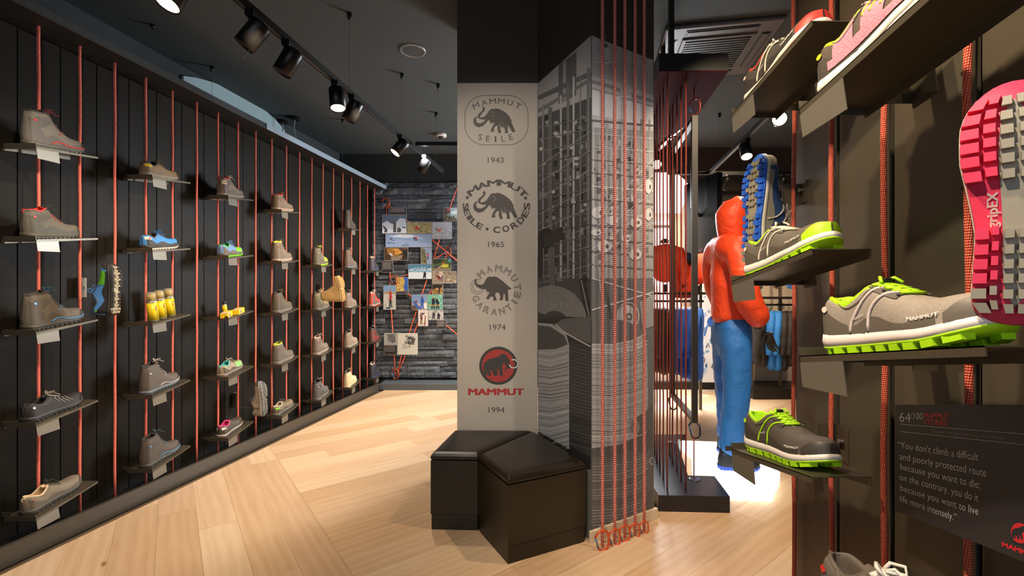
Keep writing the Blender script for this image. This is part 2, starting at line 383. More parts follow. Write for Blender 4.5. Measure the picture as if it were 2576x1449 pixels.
# left partition with recessed rope niche
def LP(X0, D): return (X0 + .17 * D, D)
KX = -2.852
wl = struct(MB().prism([LP(-3.16, .9), LP(-3.16, 6.36), LP(-3.26, 6.36), LP(-3.26, .9)], 0, 2.845), 'wall_left', mat('niche_back', '15130f', .6, 0, 5, .1, .05))
RX = -3.0
left_ropes = []
for xp in (97, 201, 289, 367, 434, 495, 548.5, 598.7, 643, 683.4, 720, 753, 784, 812, 838, 862, 884, 905, 924, 942):
    left_ropes.append(3.0 / ((CX - xp) / F + .17))
pd = [left_ropes[0] - .412, left_ropes[0] - .206] + left_ropes
for i in range(len(pd) - 1):
    a, b_ = pd[i] + .003, pd[i + 1] - .003
    c = LP(-3.12, (a + b_) / 2); hl = (b_ - a) / 2 / CT
    o = MB().box((-.006, -hl, 0), (.006, hl, 2.76)).build('panel', M_dark, wl, loc=(c[0], c[1], .03)); o.rotation_euler.z = -TH
struct(MB().prism([LP(KX, .9), LP(KX, 6.12), LP(KX - .025, 6.12), LP(KX - .025, .9)], 0, .102), 'trim_1', M_kerb)
struct(MB().prism([LP(KX - .025, .9), LP(KX - .025, 6.3), LP(-3.16, 6.3), LP(-3.16, .9)], 0, .03), 'trim_2', M_black)
struct(MB().prism([LP(-2.87, .9), LP(-2.87, 6.36), LP(-3.16, 6.36), LP(-3.16, .9)], 2.80, 2.85), 'trim_3', mat('fascia_paint', '1d1c1a', .6, 0, 10, .05, .03))
struct(MB().prism([LP(-2.862, 4.0), LP(-2.862, 6.36), LP(-2.872, 6.36), LP(-2.872, 4.0)], 2.80, 2.852), 'trim_highlight', mat('fascia_highlight', 'a4b4c2', .4, .4, 10, .05, .03))  # pale strip standing in for the bright highlight along the fascia
for i, D in enumerate(left_ropes):
    p = LP(RX, D); z1 = 2.86
    rope(p[0], p[1], .03, z1, .0073, ROPE, 'orange red rope on the left shoe wall, %s from the left' % ORD[i], 'ropes stretched along the left shoe wall', 10, .0012)
# right wall: lit metal panels between ropes
RWX = .635
def RP(X0, D): return (X0 + .17 * D, D)
wr = struct(MB().prism([RP(.672, .1), RP(.80, .1), RP(.80, 1.41), RP(.672, 1.41)], 0, CEIL), 'wall_right', mat('niche_back', '15130f', .6, 0, 5, .1, .05))
right_ropes = [RWX / ((xp - CX) / F - .17) for xp in (1997, 2092, 2225, 2436)]
rp = right_ropes + [right_ropes[-1] - .209, right_ropes[-1] - .418]
M_rpanel = mat('right_panel', '554e3f', .42, .25, 4, .08, .03)
for i in range(len(rp) - 1):
    a, b_ = rp[i + 1] + .005, rp[i] - .008
    if i == 0: b_ += .03
    c = RP(.656, (a + b_) / 2); hl = (b_ - a) / 2 / CT
    o = MB().box((-.004, -hl, 0), (.004, hl, CEIL - .02)).build('panel', M_rpanel, wr, loc=(c[0], c[1], .01)); o.rotation_euler.z = -TH
    hb = MB()
    for z_ in (.35, .80, 1.02, 1.25, 1.52, 1.72, 2.05):
        hb.lathe([(.003, 0), (.003, .002)], 8, M=Matrix.Translation((-.0042, -hl * .75, z_)) @ Matrix.Rotation(-math.pi / 2, 4, 'Y'))
    hb.build('screw_hole', M_black, o)
for i, D in enumerate(right_ropes):
    p = RP(RWX, D)
    rope(p[0], p[1], .02, CEIL - .01, .0057, ROPER, 'orange flecked rope on the right shoe wall, %s from its far end' % ORD[i], 'ropes stretched along the right shoe wall', 12)
# right room behind the screen
wbr = struct(MB().box((.6, 6.3, -.12), (5, 6.42, 2.62)), 'wall_back_right', mat('cream_wall', 'c9bba6', .8, 0, 3, .04, .04))
struct(MB().box((.6, 6.22, 2.62), (5, 6.42, CEIL)), 'wall_back_upper', mat('brown_soffit', '3a322a', .8, 0, 3, .04, .04))
struct(MB().box((1.9, 6.2, 0), (4.8, 6.3, .10)), 'baseboard_back_right', M_black)
struct(MB().box((.6, 6.42, -.12), (.7, 6.62, CEIL)), 'wall_back_return', M_black)
# =================================================================== CENTRAL COLUMN
C0, C1, C2 = Vector((.172, 3.0)), Vector((.428, 2.43)), Vector((.847, 2.681)); C3 = C2 + (C0 - C1)
colm = empty('display_column', 'tall central pillar with white logo panel and black and white photo faces', 'column', loc=(0, 3.3, 0))
def cpart(mb, name, m, **k):
    mb.v = [(a, b - 3.3, c) for a, b, c in mb.v]; return mb.build(name, m, colm, **k)
wx0 = (1150 - CX) / F * 3.0
cpart(MB().box((wx0, 3.0, .02), (C0.x - .002, 3.02, 2.745)), 'white_panel', mat('cream_panel', 'cdbfad', .45, 0, 6, .03, .02), bevel=.002)
cpart(MB().box((wx0 + .012, 3.02, 0), (C0.x, 3.5, 2.745)), 'pillar_core', mat('pillar_side', '2b2824', .6))
M_case = mat('brown_casing', '3a3228', .6, 0, 4, .05, .03)
cpart(MB().box((wx0, 3.0, 2.745), (C0.x, 3.5, CEIL - .001)), 'upper_casing', M_case)
cpart(MB().prism([tuple(C0), tuple(C1), tuple(C2), tuple(C3)], 2.735, CEIL - .001), 'upper_casing', M_case)
cpart(MB().prism([tuple(C0), tuple(C1), tuple(C2), tuple(C3)], .0, 2.735), 'photo_box', mat('photo_box_grey', '6e6e6c', .5, 0, 10, .04, .02))
nR = Vector(((C2 - C1).y, -(C2 - C1).x, 0)).normalized(); nL = Vector(((C1 - C0).y, -(C1 - C0).x, 0)).normalized()
if nR.y > 0: nR = -nR
if nL.y > 0: nL = -nL
e1 = (C2 - C1).normalized()
sk = [C1 + Vector((nR.x, nR.y)) * .018 - e1 * .015, C2 + Vector((nR.x, nR.y)) * .018 + e1 * .015, C2 + e1 * .015, C1 - e1 * .015]
cpart(MB().prism([tuple(p) for p in sk], 0, .062), 'skirting_board', mat('skirting_cream', 'd8c4a4', .5, 0, 10, .04, .02), bevel=.002)
LG, RG = 'placeholder', 'placeholder'
# ---- logos on the white panel (photo pixels cast onto its plane)
WP, WN = (0, 3.0, 0), (0, -1, 0)
GR = '574d44'
def cprint(p, name):
    p.v = [(a, b - 3.3, c) for a, b, c in p.v]; return p.build(name, colm)
K3 = 3.218
MAM = [(240,252),(255,258),(258,275),(250,290),(235,305),(222,320),(215,335),(225,340),(245,335),(262,325),(280,300),(290,285),(300,275),(318,268),(330,272),(345,266),(370,270),(400,285),(430,305),(455,330),(468,355),(475,375),(470,378),(478,395),(490,420),(503,455),(480,460),(465,435),(445,405),(440,430),(445,465),(418,467),(420,440),(412,415),(395,412),(380,405),(380,430),(390,465),(367,467),(358,435),(360,410),(348,405),(330,425),(332,455),(302,455),(308,430),(325,400),(338,380),(320,385),(300,375),(285,360),(265,385),(240,410),(205,420),(175,405),(162,380),(165,350),(185,332),(195,330),(185,355),(190,380),(215,388),(245,375),(265,355),(240,358),(215,352),(198,340),(200,315),(225,295),(240,278),(235,262)]
def mammoth(p, dx, dy, sx, sy):
    T = lambda x, y: (1140 + (162 + (x - 162) * sx + dx) / K3, 190 + (252 + (y - 252) * sy + dy) / K3)
    p.poly([T(*q) for q in MAM], GR)
    p.stroke([T(*q) for q in ((303, 298), (318, 292), (330, 300), (332, 315), (322, 328), (308, 330))], 1.1, 'a89a88')
    p.stroke([T(*q) for q in ((380, 374), (381, 392), (374, 404), (362, 410))], 1.1, 'a89a88')
    p.stroke([T(*q) for q in ((402, 374), (405, 392), (418, 404), (440, 410))], 1.1, 'a89a88')
    for k in range(9): x = 300 + k * 5; p.stroke([T(x, 365), (T(x, 365 + 22 + 6 * math.sin(k))[0], T(x, 388 + 6 * math.sin(k))[1])], .9, GR)
    for k in range(8): x = 386 + k * 5; p.stroke([T(x, 400), T(x + 1, 424 + 5 * math.sin(k * 2))], .9, GR)
p = Print(WP, WN)
L0, T0, R0, B0 = 1169.5, 240, 1328.5, 364.5; rr = 49; pts = []
for cx_, cy_, a0 in ((R0 - rr, T0 + rr, -90), (R0 - rr, B0 - rr, 0), (L0 + rr, B0 - rr, 90), (L0 + rr, T0 + rr, 180)):
    pts += [(cx_ + rr * math.cos(math.radians(a0 + 9 * i)), cy_ + rr * math.sin(math.radians(a0 + 9 * i))) for i in range(11)]
p.stroke(pts, 1.4, GR, True); mammoth(p, 0, 0, 1, 1)
p.arctext('MAMMUT', 1250.5, 377, 123, 123, -25.5, 25.5, 14.5, 13, GR, 0)
p.arctext('SEILE', 1247, 205, 145, 145, 195.5, 164.8, 10, 14.5, GR, 0, True)
p.text('1943', 1227, 409.5, 40, 13.5, GR)
cprint(p, 'logo_1943')
p = Print(WP, WN); mammoth(p, 0, 682, 1.055, 1.06)
p.arctext('MAMMUT', 1249.5, 519, 80, 59, -48, 56, 25, 15, GR, .03)
p.arctext('SEILE', 1249.5, 517, 78, 62, 268, 214, 15, 14, GR, .03, True)
p.arctext('CORDES', 1249.5, 517, 76, 61, 180, 92, 17, 15, GR, .03, True)
for q in ((1175.5, 497), (1322, 498), (1225.5, 576)): p.ell(*q, 3.8, 3.8, GR)
p.text('1965', 1228, 621.5, 40, 13.5, GR); cprint(p, 'logo_1965')
K4 = 3.083
def T4(x, y): return (1140 + x / K4, 620 + y / K4)
p = Print(WP, WN)
p.poly([T4(*q) for q in ((165,258),(175,248),(183,262),(176,275),(190,292),(215,298),(235,290),(245,270),(265,240),(285,232),(300,238),(315,232),(345,240),(380,265),(420,300),(455,330),(430,335),(425,345),(430,425),(405,422),(400,370),(392,365),(385,415),(360,420),(365,385),(355,360),(330,355),(325,380),(340,418),(312,420),(310,390),(290,390),(275,412),(255,405),(270,375),(285,360),(262,345),(250,330),(230,332),(205,325),(180,312),(168,290))], GR)
for k in range(14): x = 255 + k * 9; p.stroke([T4(x, 335), T4(x + 2, 358 + 8 * math.sin(k))], 1, GR)
cx_, cy_ = T4(190, 312)
p.arc(cx_, cy_, 17.8, 18.5, 20, 300, 1.2, GR); p.arc(cx_, cy_, 12.5, 13, 20, 300, 1.2, GR)
for i, (t, a0, a1, inw) in enumerate((('MAMMUT', -43, 82, False), ('GARANTIE', 247, 102, True))):
    p.arctext(t, T4(332, 338)[0], T4(332, 338)[1], 55, 55, a0, a1, 14.5, 16, GR, .0, inw, .024)
p.text('1974', 1232, 830, 40, 13.5, GR); cprint(p, 'logo_1974')
EMB = [(235,930),(240,905),(275,875),(355,855),(368,835),(405,832),(418,850),(436,880),(440,905),(425,930),(450,925),(440,945),(418,950),(405,960),(415,972),(405,975),(400,955),(412,935),(395,905),(380,920),(382,950),(390,1003),(360,1003),(357,960),(330,950),(345,965),(343,1003),(318,1003),(300,965),(285,955),(295,1003),(268,1000),(265,965),(262,1000),(245,1000),(235,970)]
def emblem(p, cx, cy, r, ring='4b443d', red='bb4038', sx=1, slope=0):
    s = r / 48.0; W = lambda dx, dy: (cx + dx * s * sx, cy + dy * s + dx * s * slope)
    C = lambda rad: [W(rad * math.cos(a * math.pi / 20), rad * math.sin(a * math.pi / 20)) for a in range(40)]
    p.poly(C(48), ring); p.poly(C(41), red)
    p.poly([W((x - 350) / K4, (y - 925) / K4) for x, y in EMB], ring)
    def tk(wd, col): p.stroke([W(38.5 + 10.5 * math.cos(math.radians(a)), -5 + 10.5 * math.sin(math.radians(a))) for a in range(165, -121, -15)], wd, col)
    tk(4.6 * s, ring); tk(2.9 * s, 'f2efe9')
p = Print(WP, WN); emblem(p, 1253.5, 920, 48)
p.text('MAMMUT', 1179, 993.5, 138, 15.5, 'c03a38', .045)
p.text('1994', 1229, 1038, 40, 13.5, GR); cprint(p, 'logo_1994')
# ---- black and white photo print over the two faces
def gray(v): return (v, v, v)
def grayL(v): return (min(1, v * 1.3 + .03),) * 3  # left face greys lifted to make up for the weaker light there
rg = random.Random(5)
pl = Print((C1.x, C1.y, 0), nL, .0004, .00001); X0, X1 = 1353.5, 1486
def topL(x): return 208 + (x - 1353) * (87 - 208) / 134
for i in range(60):
    y0 = 92 + i * 18; g = .42 if i < 12 else (.26 if i < 36 else .17)
    if y0 + 18 < topL(X0): continue
pl.poly([(X0, topL(X0) + 2), (X1, topL(X1) + 2), (X1, 560), (X0, 560)], grayL(.50))
pl.poly([(X0, 560), (X1, 560), (X1, 1180), (X0, 1180)], grayL(.20))
pl.poly([(1405, 162), (1450, 130), (1450, 240), (1405, 262)], grayL(.30)); pl.poly([(1416, 158), (1424, 152), (1424, 250), (1416, 255)], grayL(.45))
for (a, b_, wd, g) in (((X0, 247), (X1, 185), 12, .30), ((X0, 280), (X1, 200), 9, .34), ((X0, 245), (1405, 228), 6, .28)): pl.stroke([a, b_], wd, grayL(g))
pl.poly([(X0, 295), (X1, 245), (X1, 560), (X0, 560)], grayL(.22))
for i in range(120):
    x, y = rg.uniform(X0 + 2, X1 - 12), rg.uniform(290, 700); w_, h_ = rg.uniform(4, 14), rg.uniform(4, 18)
    pl.rect(x, y, min(X1, x + w_), y + h_, grayL(rg.choice((.08, .12, .16, .34, .42, .30))))
for i in range(20):
    x, y = rg.uniform(X0 + 4, X1 - 14), rg.uniform(300, 560); pl.ell(x + 5, y, 6, 4.5, grayL(rg.uniform(.45, .62)), n=12)
for x, wd, g in ((1384, 10, .30), (1411, 5, .52), (1443, 5, .55), (1480, 8, .36), (1366, 4, .42), (1429, 7, .34), (1460, 3, .4)): pl.stroke([(x, topL(x) + 60 + (x % 7) * 6), (x, 700)], wd, grayL(g))
for y in range(300, 700, 30): pl.stroke([(X0, y + 22), (X1, y - 6)], 3, grayL(rg.choice((.22, .32, .27))))
for i in range(8): pl.stroke([(X0, 420 + i * 40), (X1, 330 + i * 48)], 1.2, grayL(.5))
pl.rect(X0, 600, 1366, 700, grayL(.10)); pl.ell(1375, 600, 21, 26, grayL(.07)); pl.poly([(1366, 590), (1415, 570), (1420, 600), (1370, 625)], grayL(.13)); pl.rect(1382, 622, 1396, 720, grayL(.27))
pl.poly([(1455, 705), (1470, 700), (X1, 780), (X1, 800), (1475, 800)], grayL(.12)); pl.stroke([(1462, 705), (1482, 795)], 3, grayL(.4))
pl.poly([(X0, 725)] + [(1388 + 88 * math.cos(a), 808 + 90 * math.sin(a)) for a in [math.radians(d) for d in range(-100, 1, 10)]] + [(X0, 808)], grayL(.36))
pl.poly([(X0, 785)] + [(1395 + 32 * math.cos(a), 808 + 26 * math.sin(a)) for a in [math.radians(d) for d in range(-140, 1, 10)]] + [(X0, 808)], grayL(.16))
for i in range(26): pl.ell(rg.uniform(1360, 1455), rg.uniform(735, 775), rg.uniform(1, 3), rg.uniform(1, 2), grayL(rg.choice((.46, .28))), n=8)
pl.poly([(X0, 803), (1400, 796), (X1, 798), (X1, 1180), (X0, 1180)], grayL(.10))
pl.poly([(X0, 812)] + [(1430 - (1 - math.cos(a)) * 0 + 0 * a, 0) for a in []] + [(1390, 815), (1425, 842), (1432, 868), (1432, 1130), (X0, 1085)], grayL(.46))
pl.poly([(X0, 818), (1385, 822), (1420, 845), (1428, 866), (1400, 878), (X0, 880)], grayL(.20))
for i in range(30):
    y = 886 + i * 8.6; pl.stroke([(X0, y), (1385, y + rg.uniform(2, 6)), (1431, y - 6 + rg.uniform(-2, 2))], rg.uniform(.8, 2), grayL(rg.choice((.22, .3, .62, .56, .26))))
pl.poly([(1397, 815), (1415, 803), (1450, 798), (X1, 796), (X1, 866), (1450, 850), (1415, 832)], grayL(.27))
pl.stroke([(1397, 815), (1415, 833), (1450, 853), (X1, 872)], 4, grayL(.5))
pl.poly([(1434, 858), (1450, 862), (X1, 876), (X1, 1150), (1434, 1120)], grayL(.15))
for i in range(30): y = 880 + i * 8.4; pl.stroke([(1434, y - 8), (1460, y), (X1, y + 6)], 1.1, grayL(rg.choice((.24, .30, .09))))
pl.v = [(a, b - 3.3, c) for a, b, c in pl.v]; pl.build('photo_print', colm)['label'] = 'shaded side of the photo print with rope spools'
pr = Print((C1.x, C1.y, 0), nR, .0004, .00001); X0, X1 = 1488.5, 1643
def topR(x): return 89 + (x - 1488) * (153 - 89) / 156
def botR(x): return 1340 + (x - 1488) * (1288 - 1340) / 156
pr.poly([(X0, topR(X0)), (X1, topR(X1)), (X1, 260), (X0, 215)], gray(.66)); pr.poly([(X0, 190), (1530, 200), (X1, 240), (X1, 330), (X0, 320)], gray(.74))
pr.poly([(X0, 320), (X1, 330), (X1, 700), (X0, 700)], gray(.58)); pr.poly([(X0, 700), (X1, 700), (X1, botR(X1)), (X0, botR(X0))], gray(.42))
pr.stroke([(X0, 205), (1535, 218), (1590, 240), (X1, 255)], 9, gray(.56)); pr.stroke([(X0, 222), (X1, 268)], 5, gray(.60))
pr.poly([(1490, 225), (1508, 230), (1508, 292), (1490, 288)], gray(.86)); pr.poly([(1514, 232), (1562, 245), (1562, 300), (1514, 292)], gray(.84)); pr.poly([(1570, 250), (1612, 262), (1612, 316), (1570, 308)], gray(.86)); pr.poly([(1618, 264), (X1, 270), (X1, 322), (1618, 318)], gray(.84))
for x, y, s_ in ((1523, 115, 1), (1572, 213, .72)):
    pr.stroke([(x, y - 30 * s_), (x, y)], 2, gray(.4)); pr.poly([(x - 8 * s_, y), (x + 8 * s_, y), (x + 22 * s_, y + 40 * s_), (x - 24 * s_, y + 36 * s_)], gray(.72)); pr.arc(x - 1, y + 38 * s_, 23 * s_, 5 * s_, 0, 180, 2.2, gray(.9)); pr.ell(x, y, 7 * s_, 5 * s_, gray(.4))
for i in range(150):
    x, y = rg.uniform(X0 + 1, X1 - 12), rg.uniform(340, 640); pr.rect(x, y, min(X1, x + rg.uniform(3, 14)), y + rg.uniform(3, 15), gray(rg.choice((.30, .36, .42, .66, .74, .5))))
for x, wd, g in ((1492, 3, .7), (1527, 6, .62), (1565, 5, .66), (1614, 6, .55), (1634, 4, .6), (1548, 2.4, .3), (1600, 2.4, .34)): pr.stroke([(x, 300), (x, 700)], wd, gray(g))
for y in range(306, 700, 33): pr.stroke([(X0, y - 3), (1560, y + 3), (X1, y + 10)], rg.uniform(2.5, 5), gray(rg.choice((.66, .72, .4))))
for i in range(6): pr.stroke([(X0, 560 + i * 22), (X1, 400 + i * 40)], 1.2, gray(.8))
for (x, y, rx, ry) in ((1505, 535, 17, 15), (1540, 555, 14, 12), (1520, 620, 18, 16), (1600, 560, 15, 13), (1598, 640, 16, 15), (1632, 470, 9, 18), (1632, 540, 9, 16), (1500, 585, 13, 9), (1575, 600, 12, 10)):
    pr.ell(x, y, rx, ry, gray(.76)); pr.ell(x + rx * .4, y, rx * .25, ry * .35, gray(.35)); pr.arc(x, y, rx, ry, 30, 150, 1.5, gray(.4))
pr.stroke([(X0, 780), (X1, 735)], 4, gray(.74)); pr.stroke([(X0, 700), (X1, 745)], 4, gray(.7)); pr.stroke([(1515, 700), (1540, 800)], 8, gray(.34)); pr.stroke([(1500, 640), (1520, 800)], 3, gray(.6))
pr.ell(1580, 795, 27, 34, gray(.40)); pr.ell(1577, 795, 22, 28, gray(.70)); pr.ell(1582, 797, 9, 10, gray(.40)); pr.arc(1580, 795, 27, 34, 0, 360, 2, gray(.78)); pr.ell(1583, 797, 4, 4, gray(.7))
pr.poly([(1610, 760), (X1, 740), (X1, 820), (1616, 830)], gray(.62))
for i in range(7): pr.stroke([(1616 + i * 4, 745 + i), (1612 + i * 4.4, 825)], 1, gray(.4))
pr.poly([(X0, 858), (1520, 864), (1570, 860), (1622, 845), (1628, 880), (1630, 1000), (1626, 1090), (1560, 1120), (X0, 1135)], gray(.62))
pr.poly([(X0, 806), (1520, 800), (1580, 808), (1624, 838), (1590, 856), (1540, 866), (X0, 866)], gray(.42)); pr.stroke([(X0, 866), (1540, 867), (1590, 857), (1626, 839)], 3, gray(.74))
for i in range(34):
    y = 872 + i * 7.6; pr.stroke([(X0, y + 6), (1540, y + 8 + rg.uniform(-2, 2)), (1590, y), (1628, y - 14 + rg.uniform(-2, 2))], rg.uniform(.8, 2.4), gray(rg.choice((.46, .5, .76, .8, .4, .7))))
pr.poly([(X0, 1128), (1560, 1118), (1600, 1100), (X1, 1085), (X1, botR(X1)), (X0, botR(X0))], gray(.33))
pr.poly([(1588, 1060), (X1, 1020), (X1, 1080), (1604, 1096)], gray(.36)); pr.ell(1597, 1075, 11, 17, gray(.44)); pr.arc(1597, 1075, 11, 17, 0, 360, 1.2, gray(.6)); pr.arc(1598, 1076, 6, 10, 0, 360, 1, gray(.58))
pr.poly([(X0, 1150), (1540, 1150), (1600, 1130), (1640, 1160), (1641, 1230), (1600, 1275), (1540, 1312), (X0, 1318)], gray(.38))
for i in range(22): y = 1160 + i * 7.4; pr.stroke([(X0, y + 6), (1560, y + 2), (1612, y - 14), (1636 - i * .8, y - 28)], rg.uniform(.8, 2), gray(rg.choice((.5, .56, .3, .6, .28))))
pr.arc(1640, 1160, 5, 8, 60, 300, 1.6, gray(.75))
pr.v = [(a, b - 3.3, c) for a, b, c in pr.v]; pr.build('photo_print', colm)['label'] = 'brighter side of the photo print with factory and spools'
# =================================================================== carabiners
def carabiner(M, s, label, group, body='d8552a', gate='5d86b8', name='carabiner', twist=0):
    """D shaped snap hook in its own x-z plane, s = height"""
    root = empty(name, label, 'carabiner', M, group)
    P = [(-.05, 0, .0), (.12, 0, .02), (.30, 0, .14), (.36, 0, .30), (.36, 0, .62), (.32, 0, .82), (.18, 0, .96), (0, 0, 1.0), (-.2, 0, .93), (-.32, 0, .78), (-.36, 0, .68)]
    Q = [(-.36, 0, .68), (-.20, 0, .14)]; E = [(-.20, 0, .14), (-.14, 0, .04), (-.05, 0, .0)]
    sc = lambda L: [(a * s, b * s, (c - .5) * s) for a, b, c in L]
    mb = MB().tube(sc(P), .055 * s, 8).tube(sc(E), .055 * s, 8); mb.build('hook', mat('carabiner_body', body, .35, .5, 50, .05, .02), root, True)
    MB().tube(sc(Q), .048 * s, 8).build('gate', mat('carabiner_gate', gate, .35, .5, 50, .05, .02), root, True); return root
# five red and white ropes hanging at the column corner, each with a carabiner
hx = [1515.5, 1546.5, 1572, 1597.5, 1620.5]; cy_ = [1357, 1350, 1339, 1333, 1325]; ch = [50, 42, 40, 38, 33]
for i in range(5):
    q = on_plane(hx[i], HY, (C1.x, C1.y, 0), nR, .085); D = q.y; zc = CH + (HY - cy_[i]) / F * D
    tg = ('leftmost', 'second from left', 'middle', 'second from right', 'rightmost')[i]
    rope(q.x, q.y, zc - ch[i] * .34 / F * D, CEIL - .01, .0083, ROPEW, 'red and white rope at the pillar, %s of five' % tg, 'five ropes hanging in front of the pillar', 10, 0)
    carabiner(frame((q.x - .004, q.y - .011, zc), (1, .25, 0), (0, 0, 1)), ch[i] / F * D, 'orange carabiner with blue gate hanging at the pillar, %s of five' % tg, 'carabiners on the pillar ropes')
# =================================================================== benches
M_lth = mat('black_leather', '1d150e', .33, 0, 90, .12, .12, bscale=400); M_bbox = mat('bench_lacquer', '1e1a10', .35, 0, 6, .06, .02)
def inset(poly, d):
    c = Vector((sum(p[0] for p in poly) / len(poly), sum(p[1] for p in poly) / len(poly))); out = []
    n = len(poly)
    for i in range(n):
        p = Vector(poly[i]); a = (Vector(poly[i - 1]) - p).normalized(); b = (Vector(poly[(i + 1) % n]) - p).normalized()
        s = (a + b); s = s.normalized(); ang = math.acos(max(-1, min(1, a.dot(s)))); out.append(tuple(p + s * (d / max(.3, math.sin(ang)))))
    return out
BA, BB, BC, BE, BM, BF = (-.464, 2.547), (-.1925, 2.535), (-.0216, 2.217), (.400, 2.424), (.14, 2.975), (-.385, 2.985)
def bench(poly, label):
    c = (sum(p[0] for p in poly) / len(poly), sum(p[1] for p in poly) / len(poly)); root = empty('leather_bench', label, 'bench', loc=(c[0], c[1], 0))
    q = [(x - c[0], y - c[1]) for x, y in poly]; q = inset(q, .0015)
    MB().prism(inset(q, .004), 0, .085).build('plinth', M_bbox, root, bevel=.001)
    MB().prism(q, .088, .392).build('box', M_bbox, root, bevel=.002)
    mb = MB(); rings = [(.003, .395), (-.001, .405), (0, .418), (.008, .430), (.022, .437), (.05, .441)]; n = len(q); vs = []
    for d, z_ in rings: vs += [(x, y, z_) for x, y in inset(q, d)]
    fs = [tuple(range(n - 1, -1, -1)), tuple((len(rings) - 1) * n + k for k in range(n))]
    for r in range(len(rings) - 1): fs += [(r * n + k, r * n + (k + 1) % n, (r + 1) * n + (k + 1) % n, (r + 1) * n + k) for k in range(n)]
    mb.add(vs, fs).build('cushion', M_lth, root, bevel=.004)
bench([BA, BB, BM, BF], 'black leather bench block against the white panel, left of the two')
bench([BB, BC, BE, BM], 'black leather bench block jutting forward by the photo print, right of the two')
# =================================================================== SHOES
def smooth_tab(ts, vs, n=121, k=5):
    x = np.linspace(0, 1, n); y = np.interp(x, ts, vs); yy = np.pad(y, k, 'edge'); w_ = np.hanning(2 * k + 3)[1:-1]; w_ /= w_.sum()
    z = np.convolve(yy, w_, 'valid'); return lambda t: float(np.interp(t, x, z))
KINDS = {
 'low':  dict(H=([0, .06, .14, .22, .30, .38, .46, .58, .72, .86, .95, 1], [.060, .070, .062, .050, .060, .080, .074, .058, .046, .042, .036, .020]), g0=.035, g1=.42, gl=.60),
 'mid':  dict(H=([0, .06, .14, .24, .32, .38, .46, .58, .72, .86, .95, 1], [.112, .124, .122, .118, .132, .138, .110, .080, .056, .048, .040, .020]), g0=.035, g1=.41, gl=.62),
 'boot': dict(H=([0, .06, .16, .26, .34, .39, .45, .52, .60, .72, .86, .95, 1], [.158, .164, .162, .162, .172, .172, .140, .106, .084, .062, .052, .042, .022]), g0=.035, g1=.40, gl=.64),
 'tall': dict(H=([0, .06, .16, .26, .34, .39, .45, .52, .60, .72, .86, .95, 1], [.198, .205, .204, .204, .212, .210, .165, .120, .090, .064, .053, .043, .022]), g0=.035, g1=.40, gl=.64)}
W_ = smooth_tab([0, .1, .22, .38, .52, .68, .82, 1], [.034, .036, .0345, .033, .039, .047, .046, .040])
def endr(t, a=.09, b=.20):
    if t < a: return max(0, 1 - ((a - t) / a) ** 2.2) ** .5
    if t > 1 - b: return max(0, 1 - ((t - 1 + b) / b) ** 2.3) ** .5
    return 1.0
SHOE_N = 0
def fabric(hexc, fine=False): return mat('shoe_fabric', hexc, .68, 0, 260 if fine else 120, .22, .5, bscale=700 if fine else None)
def rubber(hexc): return mat('shoe_rubber', hexc, .5, 0, 90, .06, .08)
